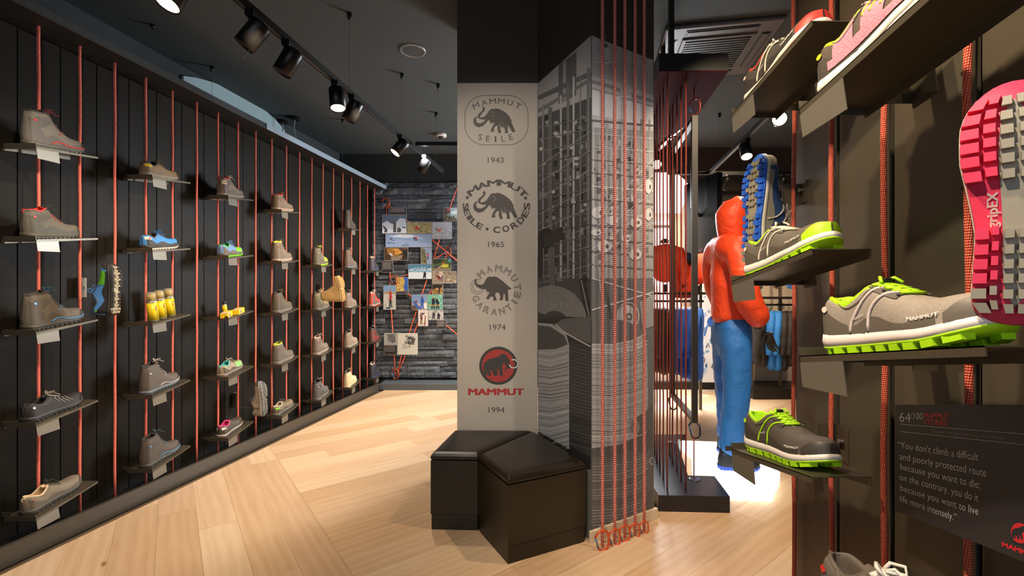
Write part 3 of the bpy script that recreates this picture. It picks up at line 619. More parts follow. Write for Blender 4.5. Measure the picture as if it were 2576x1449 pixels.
class Shoe:
    def __init__(s, label, M, kind='low', L=.295, upper='6b6050', panel='4a433a', toe=None, sole='2e2a26', mid='5a5148', lining='3a332c',
                 lace='2a2622', accent='b03a2c', heel=None, group=None, side=1, sc=1.0, stripes=None, fine=False, logo=None, soleview=None,
                 rim=None, bow=True, collar=None, name=None, chunky=False, lacewide=.0024, extra=None, band=None, wide=False):
        s.k = KINDS[kind]; s.L, s.sc = L, sc; s.Hf = smooth_tab(*s.k['H']); s.kind = kind
        s.side = side; s.wide = wide; s.to, s.tm = (.013, .016) if chunky else (.012, .013)
        boot = kind in ('boot', 'tall'); s.M = M
        s.root = empty(name or ('hiking_boot' if boot or kind == 'mid' else 'trail_shoe'), label, 'boot' if boot or kind == 'mid' else 'shoe', M, group)
        U, P_, T_, R = fabric(upper, fine), mat('shoe_overlay', panel, .6, 0, 150, .1, .2), rubber(toe or panel), s.root
        s.sole_layers(sole, mid, rim, soleview, chunky)
        # upper shell
        N, V = 34, 9; ts = [.5 - .5 * math.cos(math.pi * i / N) for i in range(N + 1)]
        for sg in (1,):
            pass
        mb = MB(); vs = []; fs = []
        for sg in (-1, 1):
            o = len(vs)
            for t in ts:
                for v in range(V + 1): vs.append(s.P(t, v / V, sg))
            for i in range(N):
                for v in range(V):
                    a, b, c, d = o + i * (V + 1) + v, o + (i + 1) * (V + 1) + v, o + (i + 1) * (V + 1) + v + 1, o + i * (V + 1) + v + 1
                    fs.append((a, b, c, d) if sg < 0 else (d, c, b, a))
        mb.add(vs, fs).build('upper', U, R, True)
        # lining: padded rim and inside walls
        tl = sorted([t for t in ts if s.k['g0'] - .03 < t < s.k['g1'] + .05] + [.03, .038, .045, .06, .09]); vs = []; fs = []
        rim_ = [(.0045, -.004), (.0048, .001), (.0025, .0042), (-.0015, .0045), (-.0045, .0015), (-.006, -.006), (-.006, -.026), (-.004, None)]; nr = len(rim_)
        for sg in (-1, 1):
            o = len(vs)
            for t in tl:
                g = s.G(t); h = s.ZB(t) + s.Hf(t) * 1; rr_ = min(1, s.Hf(t) / .05)
                for (dy, dz) in rim_:
                    z_ = (s.ZB(t) + .008) if dz is None else h + dz * (1 if dz > 0 else rr_)
                    y_ = max(.0004, g + dy) if g > .0005 else max(.0004, dy)
                    vs.append(s.X(t, sg * y_, z_))
            for i in range(len(tl) - 1):
                for v in range(nr - 1):
                    a, b, c, d = o + i * nr + v, o + (i + 1) * nr + v, o + (i + 1) * nr + v + 1, o + i * nr + v + 1
                    fs.append((a, b, c, d) if sg < 0 else (d, c, b, a))
        m_ = len(tl) * nr
        for i in range(len(tl) - 1): fs.append((i * nr + nr - 1, (i + 1) * nr + nr - 1, m_ + (i + 1) * nr + nr - 1, m_ + i * nr + nr - 1))
        MB().add(vs, fs).build('lining', fabric(lining), R, True)
        # tongue
        t0, t1 = s.k['g1'] - .10, s.k['gl'] + .03; n = 9; vs = []; fs = []
        for i in range(n + 1):
            t = t0 + (t1 - t0) * i / n; up = .010 * max(0, 1 - i / 3) ** 1.2; hw = (.009, .0135, .016, .016, .0155, .015, .014, .013, .012, .011)[i]
            tt = t - (.012 if i == 0 else 0)
            for j in range(5):
                q = -1 + j / 2; vs.append(s.X(tt, q * hw, s.ZB(t) + s.Hf(max(t, s.k['g1'] - .05)) + up - .001 - .006 * q * q))
        for i in range(n):
            for j in range(4): fs.append((i * 5 + j, (i + 1) * 5 + j, (i + 1) * 5 + j + 1, i * 5 + j + 1))
        MB().add(vs, fs).build('tongue', fabric(lining if band is None else band), R, True)
        # overlays
        s.overlay('toe_cap', [(t, 0, .70 if t > .975 else .20 + .50 * max(0, (t - .88) / .095)) for t in np.linspace(.875, 1, 9)], T_, .0024)
        s.overlay('heel_counter', [(t, 0, .58 - 1.6 * t) for t in np.linspace(0, .26, 8)], P_)
        for sg in (-1, 1): s.overlay('mudguard', [(t, 0, .16 + .05 * math.sin(t * 17)) for t in np.linspace(.22, .84, 12)], P_, sides=(sg,))
        if boot or kind == 'mid':
            for sg in (-1, 1):
                s.overlay('ankle_cuff', [(t, .74 + .05 * math.sin(t * 9), .985) for t in np.linspace(.0, .385, 10)], fabric(collar or (lining if kind != 'mid' else panel)), .0026, (sg,))
                s.overlay('ankle_panel', [(t, .36 + .06 * math.cos(t * 14), .60 - .2 * abs(t - .24)) for t in np.linspace(.10, .40, 8)], P_, .0016, (sg,))
        for sg in (-1, 1): s.overlay('lace_facing', [(t, .70 - (.14 if boot else .06) * math.sin((t - s.k['g1']) * 12), .985) for t in np.linspace(s.k['g1'] + .01, s.k['gl'] - .01, 8)], P_, .0018, (sg,))
        if heel: s.overlay('heel_patch', [(t, .36, .62 - .5 * t) for t in np.linspace(.012, .13, 5)], mat('shoe_patch', heel, .5), .0022)
        # round logo button on the heel side
        for sg in (-1,):
            c = s.P(.085 if not boot else .10, .45, sg, .0035); a = s.P(.11 if not boot else .125, .45, sg, .0035); b = s.P(.085 if not boot else .1, .55, sg, .0035)
            ux = (a - c).normalized(); uz = (b - c).normalized(); r_ = .0075
            MB().add([c] + [c + ux * r_ * math.cos(k * .5236) + uz * r_ * .8 * math.sin(k * .5236) for k in range(12)], [(0, 1 + (k + 1) % 12, 1 + k) for k in range(12)]).build('emblem', mat('shoe_emblem', accent, .4), R)
        # pull loop
        p0 = s.X(.0, 0, s.ZB(0) + s.Hf(0) - .014); p1 = s.X(-.03, 0, s.ZB(0) + s.Hf(0) + .002); p2 = s.X(.03, 0, s.ZB(0) + s.Hf(0) + .003)
        MB().tube([p0, p1, p2], .0022, 5).build('heel_loop', fabric(lining), R)
        s.accents(stripes, accent, boot)
        s.lacing(lace, boot, bow, lacewide)
    def G(s, t):
        g0, g1, gl = s.k['g0'], s.k['g1'], s.k['gl']
        if t <= g0 or t >= gl: return 0
        if t < g1:
            u = (t - g0) / (g1 - g0); return .026 * max(0, 1 - abs(2 * u - .95) ** 2.6) ** .5 if u < .93 else .011
        return .011 * (1 - (t - g1) / (gl - g1)) ** .6
    def ZS(s, t): return .017 * max(0, (t - .70) / .30) ** 1.7 + .004 * max(0, (.1 - t) / .1) ** 1.5
    def ZM(s, t): return s.ZS(t) + s.to
    def ZB(s, t): return s.ZM(t) + s.tm * (1.45 - .75 * t)
    def X(s, t, y, z): 
        ln = .012 * max(0, z - .07) / .06 * (1 - t) ** 2
        return Vector((t * s.L + ln, y + .006 * s.side * math.sin(t * 3.0) * t, z)) * s.sc
    def P(s, t, v, sg, off=0):
        t_ = min(max(t, 0), 1); w_ = W_(t_) * endr(t_); g = min(s.G(t_), w_); a = v * math.pi / 2; h = s.Hf(t_)
        pw = .62 if h < .09 else .62 + (h - .09) * 2.5
        y = g + (w_ - g) * max(0, math.cos(a)) ** pw + off * math.cos(a); z = s.ZB(t_) + h * math.sin(a) ** .9 + off * math.sin(a)
        z -= .004 if v == 0 else 0
        x_ = 0
        if t_ < .05: x_ = -off * (1 - t_ / .05)
        if t_ > .9: x_ = off * (t_ - .9) / .1
        q = s.X(t_, sg * y, z); q.x += x_; return q
    def overlay(s, name, prof, m, off=.0012, sides=(-1, 1)):
        vs = []; fs = []; nv = 5
        for sg in sides:
            o = len(vs)
            for (t, a, b) in prof:
                for j in range(nv + 1): vs.append(s.P(t, a + (b - a) * j / nv, sg, off))
            for i in range(len(prof) - 1):
                for j in range(nv):
                    q = (o + i * (nv + 1) + j, o + (i + 1) * (nv + 1) + j, o + (i + 1) * (nv + 1) + j + 1, o + i * (nv + 1) + j + 1)
                    fs.append(q if sg < 0 else q[::-1])
        return MB().add(vs, fs).build(name, m, s.root, True)
    def strip(s, name, pts, wd, m, sg=-1, off=.0022):
        """raised strap on the shell: pts are (t, v)"""
        n = 10; P = []
        for i in range(n + 1):
            u = i / n * (len(pts) - 1); k = min(int(u), len(pts) - 2); f = u - k
            P.append(s.P(pts[k][0] + (pts[k + 1][0] - pts[k][0]) * f, pts[k][1] + (pts[k + 1][1] - pts[k][1]) * f, sg, off))
        return MB().tube(P, wd, 6).build(name, m, s.root, True)
    def sole_layers(s, sole, mid, rim, soleview, chunky):
        N = 26; ts = [.5 - .5 * math.cos(math.pi * i / N) for i in range(N + 1)]
        def slab(name, zf0, zf1, k0, k1, m, bulge=0, ext=.004):
            rings = [(zf0, k0), (lambda t: zf0(t) * .5 + zf1(t) * .5, (k0 + k1) / 2 + bulge), (zf1, k1)]; vs = []
            for zf, k_ in rings:
                for sg in (-1, 1):
                    for t in ts: 
                        p = s.X(t, sg * (W_(t) * endr(t) * k_), zf(t)); p.x = p.x + (t * 2 - 1) * ext * s.sc * (k_ - .9) / .15; vs.append(p)
            n = N + 1; fs = []
            for r in range(len(rings) - 1):
                for sgi in (0, 1):
                    o = (2 * r + sgi) * n; o2 = (2 * r + 2 + sgi) * n
                    for i in range(N):
                        q = (o + i, o + i + 1, o2 + i + 1, o2 + i); fs.append(q if sgi == 0 else q[::-1])
            for i in range(N):
                fs.append((i, n + i, n + i + 1, i + 1)); t_ = (2 * (len(rings) - 1)) * n; fs.append((t_ + i, t_ + i + 1, t_ + n + i + 1, t_ + n + i))
            return MB().add(vs, fs).build(name, m, s.root, True)
        lug = .005 if not chunky else .009
        slab('outsole', lambda t: s.ZS(t) + lug, s.ZM, 1.02, 1.06, rubber(sole))
        slab('midsole', s.ZM, lambda t: s.ZB(t) + .001, 1.05, 1.03, rubber(mid), .05)
        def lugbox(mb, t0, t1, y0, y1, sg, zt=None, dz=0):
            vs = []
            for z_ in (0, 1):
                for (t, y) in ((t0, y0), (t1, y0), (t1, y1), (t0, y1)):
                    w_ = W_(t) * endr(t) * 1.04; sh = .93 if z_ == 0 else 1; ym = (y0 + y1) / 2
                    yy = (ym + (y - ym) * sh) * w_
                    vs.append(s.X(t, sg * yy, s.ZS(t) - dz * (1 - z_) + z_ * (lug + .001 + dz)))
            return mb.add(vs, [(0, 3, 2, 1), (4, 5, 6, 7), (0, 1, 5, 4), (1, 2, 6, 5), (2, 3, 7, 6), (3, 0, 4, 7)])
        if not soleview:
            mb = MB(); n = 9 if chunky else 12
            for i in range(n):
                t = .03 + .93 * i / n
                for sg in (-1, 1): lugbox(mb, t, t + .93 / n * .62, .45, 1.0, sg)
            o = mb.build('tread', rubber(rim or sole), s.root); o['kind'] = 'stuff'
        else:
            rimc, cenc = soleview; n = 15; rs_ = random.Random(4)
            def plate(name, y0, y1, t0, t1, sg0, dz, m, both=False):
                vs = []; fs = []; q = 16
                for i in range(q + 1):
                    t = t0 + (t1 - t0) * i / q; w_ = W_(t) * endr(t) * 1.02; ed = (1 - abs(2 * i / q - 1) ** 4) ** .5
                    vs += [s.X(t, -y1 * w_ * ed, s.ZS(t) + lug - dz), s.X(t, y1 * w_ * ed, s.ZS(t) + lug - dz)]
                for i in range(q): fs.append((2 * i, 2 * i + 1, 2 * i + 3, 2 * i + 2))
                MB().add(vs, fs).build(name, m, s.root)
            plate('sole_centre', 0, .34 if s.wide else .52, .06, .93, 1, .0012, rubber(cenc))
            lugs_big = 'lug'
            for i in range(n):
                t = .04 + .925 * i / n + rs_.uniform(-.004, .004); d = .94 / n
                if (.39 if s.wide else .42) < t < (.56 if s.wide else .50): continue
                for sg in (-1, 1):
                    c_ = cenc if t < .11 else rimc
                    lugbox(MB(), t, t + d * .68, .66, 1.03, sg, dz=.003).build(lugs_big, rubber(c_), s.root)
                    if i % 1 == 0 and endr(t) > .6: lugbox(MB(), t + d * .25, t + d * .85, .36 if t > .5 else .42, .60, sg, dz=.002).build(lugs_big, rubber(rimc if (t > .13 and (i % 2 or s.wide)) else cenc), s.root)
                    if endr(t) > .7: lugbox(MB(), t, t + d * .6, .05, .29, sg, dz=.002).build(lugs_big, rubber(cenc), s.root)
    def accents(s, stripes, accent, boot):
        if stripes == 'trail':            # two straps and side print of the bright trail shoes
            m = rubber(s_band_col := accent)
            for sg in (-1, 1):
                s.strip('side_strap', [(.47, .93), (.40, .55), (.30, .20), (.28, .02)], .0022, m, sg)
                s.strip('side_strap', [(.56, .93), (.50, .60), (.43, .25), (.41, .02)], .0022, m, sg)
        elif stripes == 'lines':
            m = rubber(accent)
            for i in range(4): s.strip('side_line', [(.50 + .06 * i, .95), (.46 + .07 * i, .55), (.52 + .07 * i, .30)], .0011, m)
        elif stripes == 'edge':
            m = rubber(accent)
            for sg in (-1, 1): s.strip('sole_line', [(.36, .01), (.50, .10), (.65, .04), (.85, .03), (.97, .03)], .0032, m, sg)
            s.strip('side_line', [(.60, .85), (.57, .55), (.50, .30)], .0013, m)
        elif stripes == 'panel':
            [s.overlay('side_panel', [(t, .12, .85) for t in np.linspace(.58, .84, 7)], rubber(accent), .002, (sg,)) for sg in (-1, 1)]
        elif stripes == 'bars':
            m = rubber(accent)
            for a in (.46, .52, .60): s.strip('side_line', [(a, .80), (a - .03, .45)], .0016, m)
        m2 = mat('shoe_seam', '8a7d6a', .6)
        s.strip('seam', [(.16, .95 if not boot else .60), (.26, .55), (.36, .50), (.44, .88)], .0010, m2)
    def lacing(s, lace, boot, bow, wd):
        g1, gl = s.k['g1'], s.k['gl']; n = 5; m = fabric(lace); mb = MB()
        T = [g1 - .005 + (gl - g1 - .01) * i / (n - 1) for i in range(n)]
        def e(t, sg, k=1.0): 
            return s.P(t, .86 - (k - 1) * .25, sg, .0045)
        for i in range(n):
            for sg in (-1, 1):
                a = e(T[i], sg)
                if i < n - 1:
                    b = e(T[i + 1], -sg); tm_ = (T[i] + T[i + 1]) / 2; c = s.X(tm_, 0, s.ZB(tm_) + s.Hf(tm_) + .0055); mb.tube([a, c, b], wd, 5)
        a, b = e(T[-1], -1), e(T[-1], 1); mb.tube([a, s.X(T[-1], 0, s.ZB(T[-1]) + s.Hf(T[-1]) + .004), b], wd, 5)
        a, b = e(T[0], -1), e(T[0], 1); kc = s.X(T[0], 0, s.ZB(T[0]) + s.Hf(T[0]) + .009); mb.tube([a, kc, b], wd, 5)
        if bow:
            for sg in (-1, 1):
                mb.tube([kc, kc + Vector((.004, sg * .012, .014)), kc + Vector((.020, sg * .024, .014)), kc + Vector((.026, sg * .020, .003)), kc + Vector((.010, sg * .006, .002)), kc], wd * .9, 5)
                mb.tube([kc, kc + Vector((.015, sg * .010, .008)), kc + Vector((.034, sg * .018, -.006)), kc + Vector((.045, sg * .028, -.016))], wd * .8, 5)
        else:
            MB().box(kc + Vector((-.009, -.007, -.003)), kc + Vector((.009, .007, .005))).build('cord_lock', M_black, s.root, bevel=.002)
            for sg in (-1, 1): mb.tube([kc, kc + Vector((.005, sg * .012, .006)), kc + Vector((.014, sg * .018, -.004))], wd, 5)
        mb.build('laces', m, s.root, True)
        ey = MB()
        for t in T[::2]:
            for sg in (-1, 1):
                p = e(t, sg, 1.35); ey.lathe([(.0028, -.001), (.0028, .0012)], 8, M=Matrix.Translation(p))
        ey.build('eyelets', mat('eyelet_metal', '9a948a', .35, .7), s.root)['kind'] = 'stuff'
    def word(s, txt, t0, t1, v0, v1, col, bold=.03, sg=-1, name='lettering', sole=False):
        vs, fs, tw = glyphs(txt, bold); cp = caph()
        P = []
        per = len(vs) // (5 if bold > 0 else 1)
        for i, (a, b) in enumerate(vs): P.append(s.P(t0 + (t1 - t0) * a / tw, v0 + (v1 - v0) * b / cp, sg, .0026 + .00006 * (i // per)))
        return MB().add(P, fs).build(name, mat('shoe_print', col, .45), s.root)
# =================================================================== SHELVES
M_shelf = mat('shelf_metal', '5b5344', .36, .4, 250, .05, .05)
M_tabm = mat('shelf_metal_lit', '7a7468', .36, .35, 250, .05, .05)  # shelf metal made lighter, with the light on the tabs in the colour
def shelf(M, w_, label, group, gap=.10):
    """sheet-metal shelf: x runs from heel end to toe end, -y is the visible front"""
    root = empty('shoe_shelf', label, 'shelf', M, group); h = w_ / 2; L = .352
    mb = MB().box((0, -h, -.002), (L, h, 0)).box((0, -h, -.013), (L, -h + .002, 0)).box((0, -h, -.013), (.002, h, .017)).box((0, h - .002, -.02), (L, h, 0))
    mb.build('shelf_plate', M_shelf, root)
    o = MB().prism([(0, -.013), (.115, -.013), (.115, -.072), (0, -.060)], 0, .0016).build('price_tab', M_tabm, root); o.matrix_local = Matrix(((1, 0, 0, 0), (0, 0, 1, -h), (0, 1, 0, 0), (0, 0, 0, 1)))
    MB().box((.05, h, -.02), (.053, h + gap, .0)).box((.05, h + gap - .003, -.03), (.10, h + gap, .085)).box((.05, h + gap * .55, -.02), (.053, h + gap, .085)).build('bracket', M_shelf, root)
    MB().lathe([(.004, 0), (.004, .006), (.002, .008)], 8, M=Matrix.Translation((.085, h + gap - .003, .055)) @ Matrix.Rotation(math.pi / 2, 4, 'X')).build('hook_pin', M_tabm, root)
    return root
XL = Vector((0, .35, .052)).normalized(); LW = .168
LEFT = {
 (0, 1): dict(kind='boot', upper='6e655a', panel='58504a', lining='2e2824', lace='8a2f28', accent='d03434', sole='4a463e', mid='5b554b', stripes='edge', toe='3b3631', t='grey high boot with red sole line and black red laces', L=.305),
 (0, 2): dict(kind='mid', upper='625a4c', panel='4e483c', lining='e2362f', lace='3c3730', accent='c8392f', sole='57504a', mid='5a5344', stripes='bars', t='grey mid boot with bright red padded lining', L=.305),
 (0, 3): dict(kind='boot', upper='64594a', panel='544b40', lining='3d342c', lace='2c5c74', accent='4a94c8', sole='3e3931', mid='4a443a', stripes='edge', t='grey brown boot with light blue sole line', L=.305),
 (0, 4): dict(kind='low', upper='2b2624', panel='2e2a28', lining='201c1a', lace='a89c88', accent='b8b0a0', sole='2b2826', mid='393634', stripes='lines', t='black low shoe with thin white side lines', L=.30),
 (0, 5): dict(kind='low', upper='7a6c58', panel='5c5244', lining='d6b48c', lace='3a3424', accent='8c3a2c', sole='3a342c', mid='4a443a', t='brown suede low shoe with cream padded lining', L=.305),
 (1, 1): dict(kind='low', upper='7c6444', panel='6c573c', lining='2a241c', lace='6a5236', accent='c8b428', sole='8a7d68', mid='877a66', heel='e0b81e', t='brown low shoe with yellow heel patch'),
 (1, 2): dict(kind='low', upper='3f86c6', panel='3a3430', lining='4c4038', lace='2e6ca8', accent='c8382c', sole='d8c2ae', mid='3a3430', heel='dcc4b0', t='bright blue low shoe with dark heel'),
 (1, 4): dict(kind='boot', upper='5c5046', panel='544b42', lining='3e342e', lace='c0b4a4', accent='b8b0a4', sole='42403e', mid='6a6e74', stripes='edge', t='dark brown boot with pale side lines and white laces'),
 (1, 5): dict(kind='boot', upper='54483e', panel='4a423a', lining='3a302a', lace='3c5456', accent='4c86ac', sole='3a342e', mid='46403a', stripes='edge', t='charcoal boot with blue sole line and loose dark laces'),
 (2, 1): dict(kind='mid', upper='84705a', panel='64554a', lining='d83c30', lace='d8b898', accent='a83a30', sole='9a8470', mid='a08a76', heel='dcc4a4', t='tan shoe with red lining and cream heel patch'),
 (2, 2): dict(kind='low', upper='6e93c4', panel='6a5c50', lining='3fae3a', lace='6e93c4', accent='7ed32a', sole='7ed32a', mid='64584c', stripes='panel', t='blue and green low shoe with brown heel', toe='62574c'),
 (2, 4): dict(kind='low', upper='9c8a74', panel='5c4e40', lining='4cb8ae', lace='b8a894', accent='84c86c', sole='6c6052', mid='8a7c68', stripes='panel', t='beige low shoe with turquoise lining and green toe'),
 (2, 5): dict(kind='low', upper='4e4438', panel='484038', lining='d83a7a', lace='33302a', accent='6c5f50', sole='58524a', mid='a8988c', heel='e0d0c4', t='dark low shoe with pink lining and white heel patch'),
 (3, 1): dict(kind='mid', upper='7a6750', panel='6c5a48', lining='e0392f', lace='a04434', accent='a83a30', sole='b09478', mid='a88c74', t='brown mid boot with red lining, topmost in its column'),
 (3, 2): dict(kind='boot', upper='7c6a54', panel='70604e', lining='d8cc44', lace='5c5040', accent='9c3a30', sole='b8a08c', mid='b09884', t='brown boot with bright yellow lining and pale sole'),
 (3, 3): dict(kind='boot', upper='5e5340', panel='544a3c', lining='3e352c', lace='7a6a54', accent='b03a30', sole='8a8070', mid='746c5e', t='olive brown boot with laces hanging loose'),
 (3, 4): dict(kind='boot', upper='665c4e', panel='5c5346', lining='b8b83a', lace='3c362e', accent='8c3a30', sole='8c8070', mid='7a7062', t='grey brown boot with yellow green lining'),
 (3, 5): dict(kind='low', upper='746450', panel='50463a', lining='c8b49c', lace='5c4e40', accent='98866c', sole='50504a', mid='6a6258', heel='7fd035', t='brown low shoe with lime green heel patch'),
 (4, 2): dict(kind='boot', upper='6c6350', panel='5c5244', lining='54483c', lace='c8d048', accent='c4dc3c', sole='a8dc28', mid='6a6050', stripes='panel', t='grey boot with lime green toe, laces and sole'),
 (4, 3): dict(kind='boot', upper='7a6a4a', panel='5c523c', lining='4a3e32', lace='8a7a60', accent='9cd03c', sole='8c8478', mid='746c5c', t='olive boot with a small green tongue label', stripes='bars'),
 (4, 4): dict(kind='boot', upper='7c6c5c', panel='6a5c4e', lining='b89c88', lace='c8a894', accent='b84a44', sole='a89888', mid='9a8a7c', t='taupe boot with pink laces above the dark grey boot'),
 (4, 5): dict(kind='boot', upper='5a544e', panel='4c4640', lining='2c2824', lace='8c847c', accent='c8c0b4', sole='9a9288', mid='5c564e', t='dark grey boot with pale toe edge, lowest in its column', stripes='bars'),
 (5, 1): dict(kind='tall', upper='54463e', panel='463c38', lining='3a302a', lace='3a302c', accent='a83a38', sole='5c564e', mid='4c4640', t='tall dark brown boot, topmost near the stone wall'),
 (5, 2): dict(kind='tall', upper='6e5946', panel='5c5048', lining='3e342c', lace='a0907c', accent='a83a38', sole='7c7468', mid='6a6a74', t='tall brown suede boot under the dark tall boot'),
 (5, 3): dict(kind='boot', upper='8a7666', panel='7c6a5c', lining='5c4e44', lace='8a7666', accent='7a4a3c', sole='94887a', mid='8a7c6e', t='taupe leather boot partly behind the hanging tan boot'),
 (5, 4): dict(kind='boot', upper='948270', panel='84725f', lining='4c4038', lace='9a8a78', accent='b09c88', sole='a09484', mid='94887a', t='light taupe leather boot above the cream boot'),
 (5, 5): dict(kind='boot', upper='d8c49a', panel='c8b284', lining='6c5f50', lace='a8946c', accent='e8dcc0', sole='c0a878', mid='d0bc90', t='cream beige boot, lowest in its column'),
 (6, 2): dict(kind='boot', upper='4c3c34', panel='3c3c50', lining='c8a88c', lace='3a302c', accent='b84038', sole='4c5c84', mid='4c4c5c', t='brown navy boot with cream lining at the far end'),
 (6, 3): dict(kind='boot', upper='d2463a', panel='6a5c50', lining='c8a894', lace='d8c4b0', accent='d2463a', sole='d2463a', mid='b8a090', t='red boot with white laces at the far end', stripes='bars'),
 (6, 4): dict(kind='boot', upper='4c3a30', panel='84342c', lining='2c2420', lace='b0a494', accent='c03830', sole='b8372e', mid='4c4038', t='dark boot with red sole and heel at the far end', stripes='bars'),
 (6, 5): dict(kind='boot', upper='2e2a2a', panel='2c2c34', lining='b09888', lace='2a2626', accent='3c4c84', sole='3a4c8c', mid='2c2c34', t='black boot with blue sole, lowest at the far end')}
COLN = ['nearest', 'second', 'third', 'fourth', 'fifth', 'sixth', 'seventh']
ROWZ = {1: 2.105, 2: 1.6215, 3: 1.137, 4: .655, 5: .170}
ROWN = {1: 'top', 2: 'second', 3: 'middle', 4: 'fourth', 5: 'lowest'}
for c in range(7):
    for r in range(1, 6):
        if (c, r) in ((4, 1), (6, 1)): continue
        X = -2.472 + .106 * c; D = 2.333 + .6225 * c; o = Vector((X - LW / 2, D, ROWZ[r])); M = frame(o, XL, (0, 0, 1))
        sp = LEFT.get((c, r)); what = sp['t'] if sp else ('three yellow spray cans' if c == 1 else 'yellow boxes and small bottle')
        shelf(M, LW, 'left wall shelf under the ' + ' '.join(what.split(',')[0].split()[:11]), 'shoe shelves on the left wall', .165)
        if sp:
            sp = dict(sp); t = sp.pop('t'); jit = random.Random(c * 9 + r).uniform(-.06, .06)
            q = o + XL * .012 + Vector((.012, 0, .001)); d = XL.copy(); d.rotate(Matrix.Rotation(jit, 3, 'Z'))
            Shoe(t + ' on its shelf', frame(q, d, (0, 0, 1)), group=None, **sp)
# spray cans (second column, middle shelf)
o = Vector((-2.472 + .106 - LW / 2, 2.333 + .6225, ROWZ[3])); Ms = frame(o, XL, (0, 0, 1))
M_can = mat('can_yellow', 'f0cf1e', .35, 0, 30, .05, .02); M_cans = mat('can_silver', 'b3a890', .3, .6, 30, .05, .02)
M_cap = mat('clear_cap', 'f2e8cc', .15, 0, 20, .02, .02, trans=.75)
for i, (x, y) in enumerate(((.075, -.035), (.165, -.02), (.26, -.01))):
    root = empty('spray_can', 'yellow spray can with clear cap, %s of three on the shelf' % ('left', 'middle', 'right')[i], 'spray can', Ms @ Matrix.Translation((x, y, .001)) @ Matrix.Rotation(.25, 4, 'Z') @ Matrix.Scale(1.15, 4), 'spray cans on the left wall')
    MB().lathe([(.022, 0), (.0255, .003), (.0255, .120), (.022, .128), (.019, .131)], 18).build('body', M_cans, root, True)
    MB().lathe([(.0258, .012), (.0258, .112)], 18).build('label_wrap', M_can, root, True)
    MB().lathe([(.010, .131), (.010, .139), (.016, .142), (.013, .158), (.006, .161)], 12).build('nozzle', M_can, root, True)
    MB().lathe([(.0245, .126), (.0245, .162), (.021, .172), (.010, .175)], 18).build('cap', M_cap, root, True)
    rot = -math.pi / 2 - .25
    def wrap(txt, z0, hh, cw, col, a0=0, name='lettering', vert=True):
        vs, fs, tw = glyphs(txt, .02); k = cw / caph(); P = []
        for a, b in vs:
            if vert: ang = a0 - b * k / .026; zz = z0 + a * hh / tw
            else: ang = a0 + a * hh / tw / .026; zz = z0 + b * k
            P.append((.0263 * math.cos(rot + ang), .0263 * math.sin(rot + ang), zz))
        MB().add(P, fs).build(name, mat('can_print', col, .5), root)
    wrap('PROOF', .02, .055, .009, '6a5a10', .15)
    MB().add([(.0262 * math.cos(rot + .05 + a), .0262 * math.sin(rot + .05 + a), z_) for z_ in (.088, .094) for a in (-.5, 0, .5)], [(0, 1, 4, 3), (1, 2, 5, 4)]).build('label_band', mat('can_print', '4a4220', .5), root)
    MB().add([(.0262 * math.cos(rot + a * .3 - .2), .0262 * math.sin(rot + a * .3 - .2), z_) for z_ in (.068, .086) for a in (-.5, 0, .5)], [(0, 1, 4, 3), (1, 2, 5, 4)]).build('label_mark', mat('can_print', 'c8372c', .5), root)
# boxes and bottle (third column, middle shelf)
o = Vector((-2.472 + .212 - LW / 2, 2.333 + 1.245, ROWZ[3])); Ms = frame(o, XL, (0, 0, 1))
M_by = mat('box_yellow', 'f2c91c', .5, 0, 20, .04, .02); M_bc = mat('box_cream', 'd8c09c', .5, 0, 20, .04, .02)
for i, (x, y, a) in enumerate(((.06, -.035, .12), (.20, -.045, .05))):
    root = empty('product_box', ('long cream and yellow box lying left of the bottle', 'long cream and yellow box lying right under the bottle')[i], 'box', Ms @ Matrix.Translation((x, y, .001)) @ Matrix.Rotation(a + .15, 4, 'Z'), 'boxes on the left wall')
    MB().box((-.062, -.025, 0), (.062, .025, .042)).build('carton', M_bc, root, bevel=.0008)
    MB().box((-.063, -.026, .002), (-.035, .026, .040)).box((.012, -.026, .002), (.063, .026, .0425)).build('label_wrap', M_by, root)
    mb = MB()
    for k in range(3): mb.box((-.028 + k * .0, -.0268, .010 + k * .009), (.006 - k * .006, -.025, .014 + k * .009))
    mb.build('label_print', mat('can_print', '5c4c2c', .5), root)
root = empty('care_bottle', 'small yellow bottle with dark cap standing behind the two boxes', 'bottle', Ms @ Matrix.Translation((.135, .025, .001)) @ Matrix.Rotation(.3, 4, 'Z'))
MB().lathe([(.015, 0), (.017, .003), (.017, .085), (.015, .092)], 14).build('body', mat('can_silver', 'b3a890', .3, .6), root, True)
MB().lathe([(.0173, .02), (.0173, .082)], 14).build('label_wrap', M_by, root, True)
MB().lathe([(.013, .092), (.013, .112), (.009, .115)], 14).build('cap', mat('bottle_cap', '2b2a34', .4), root, True)
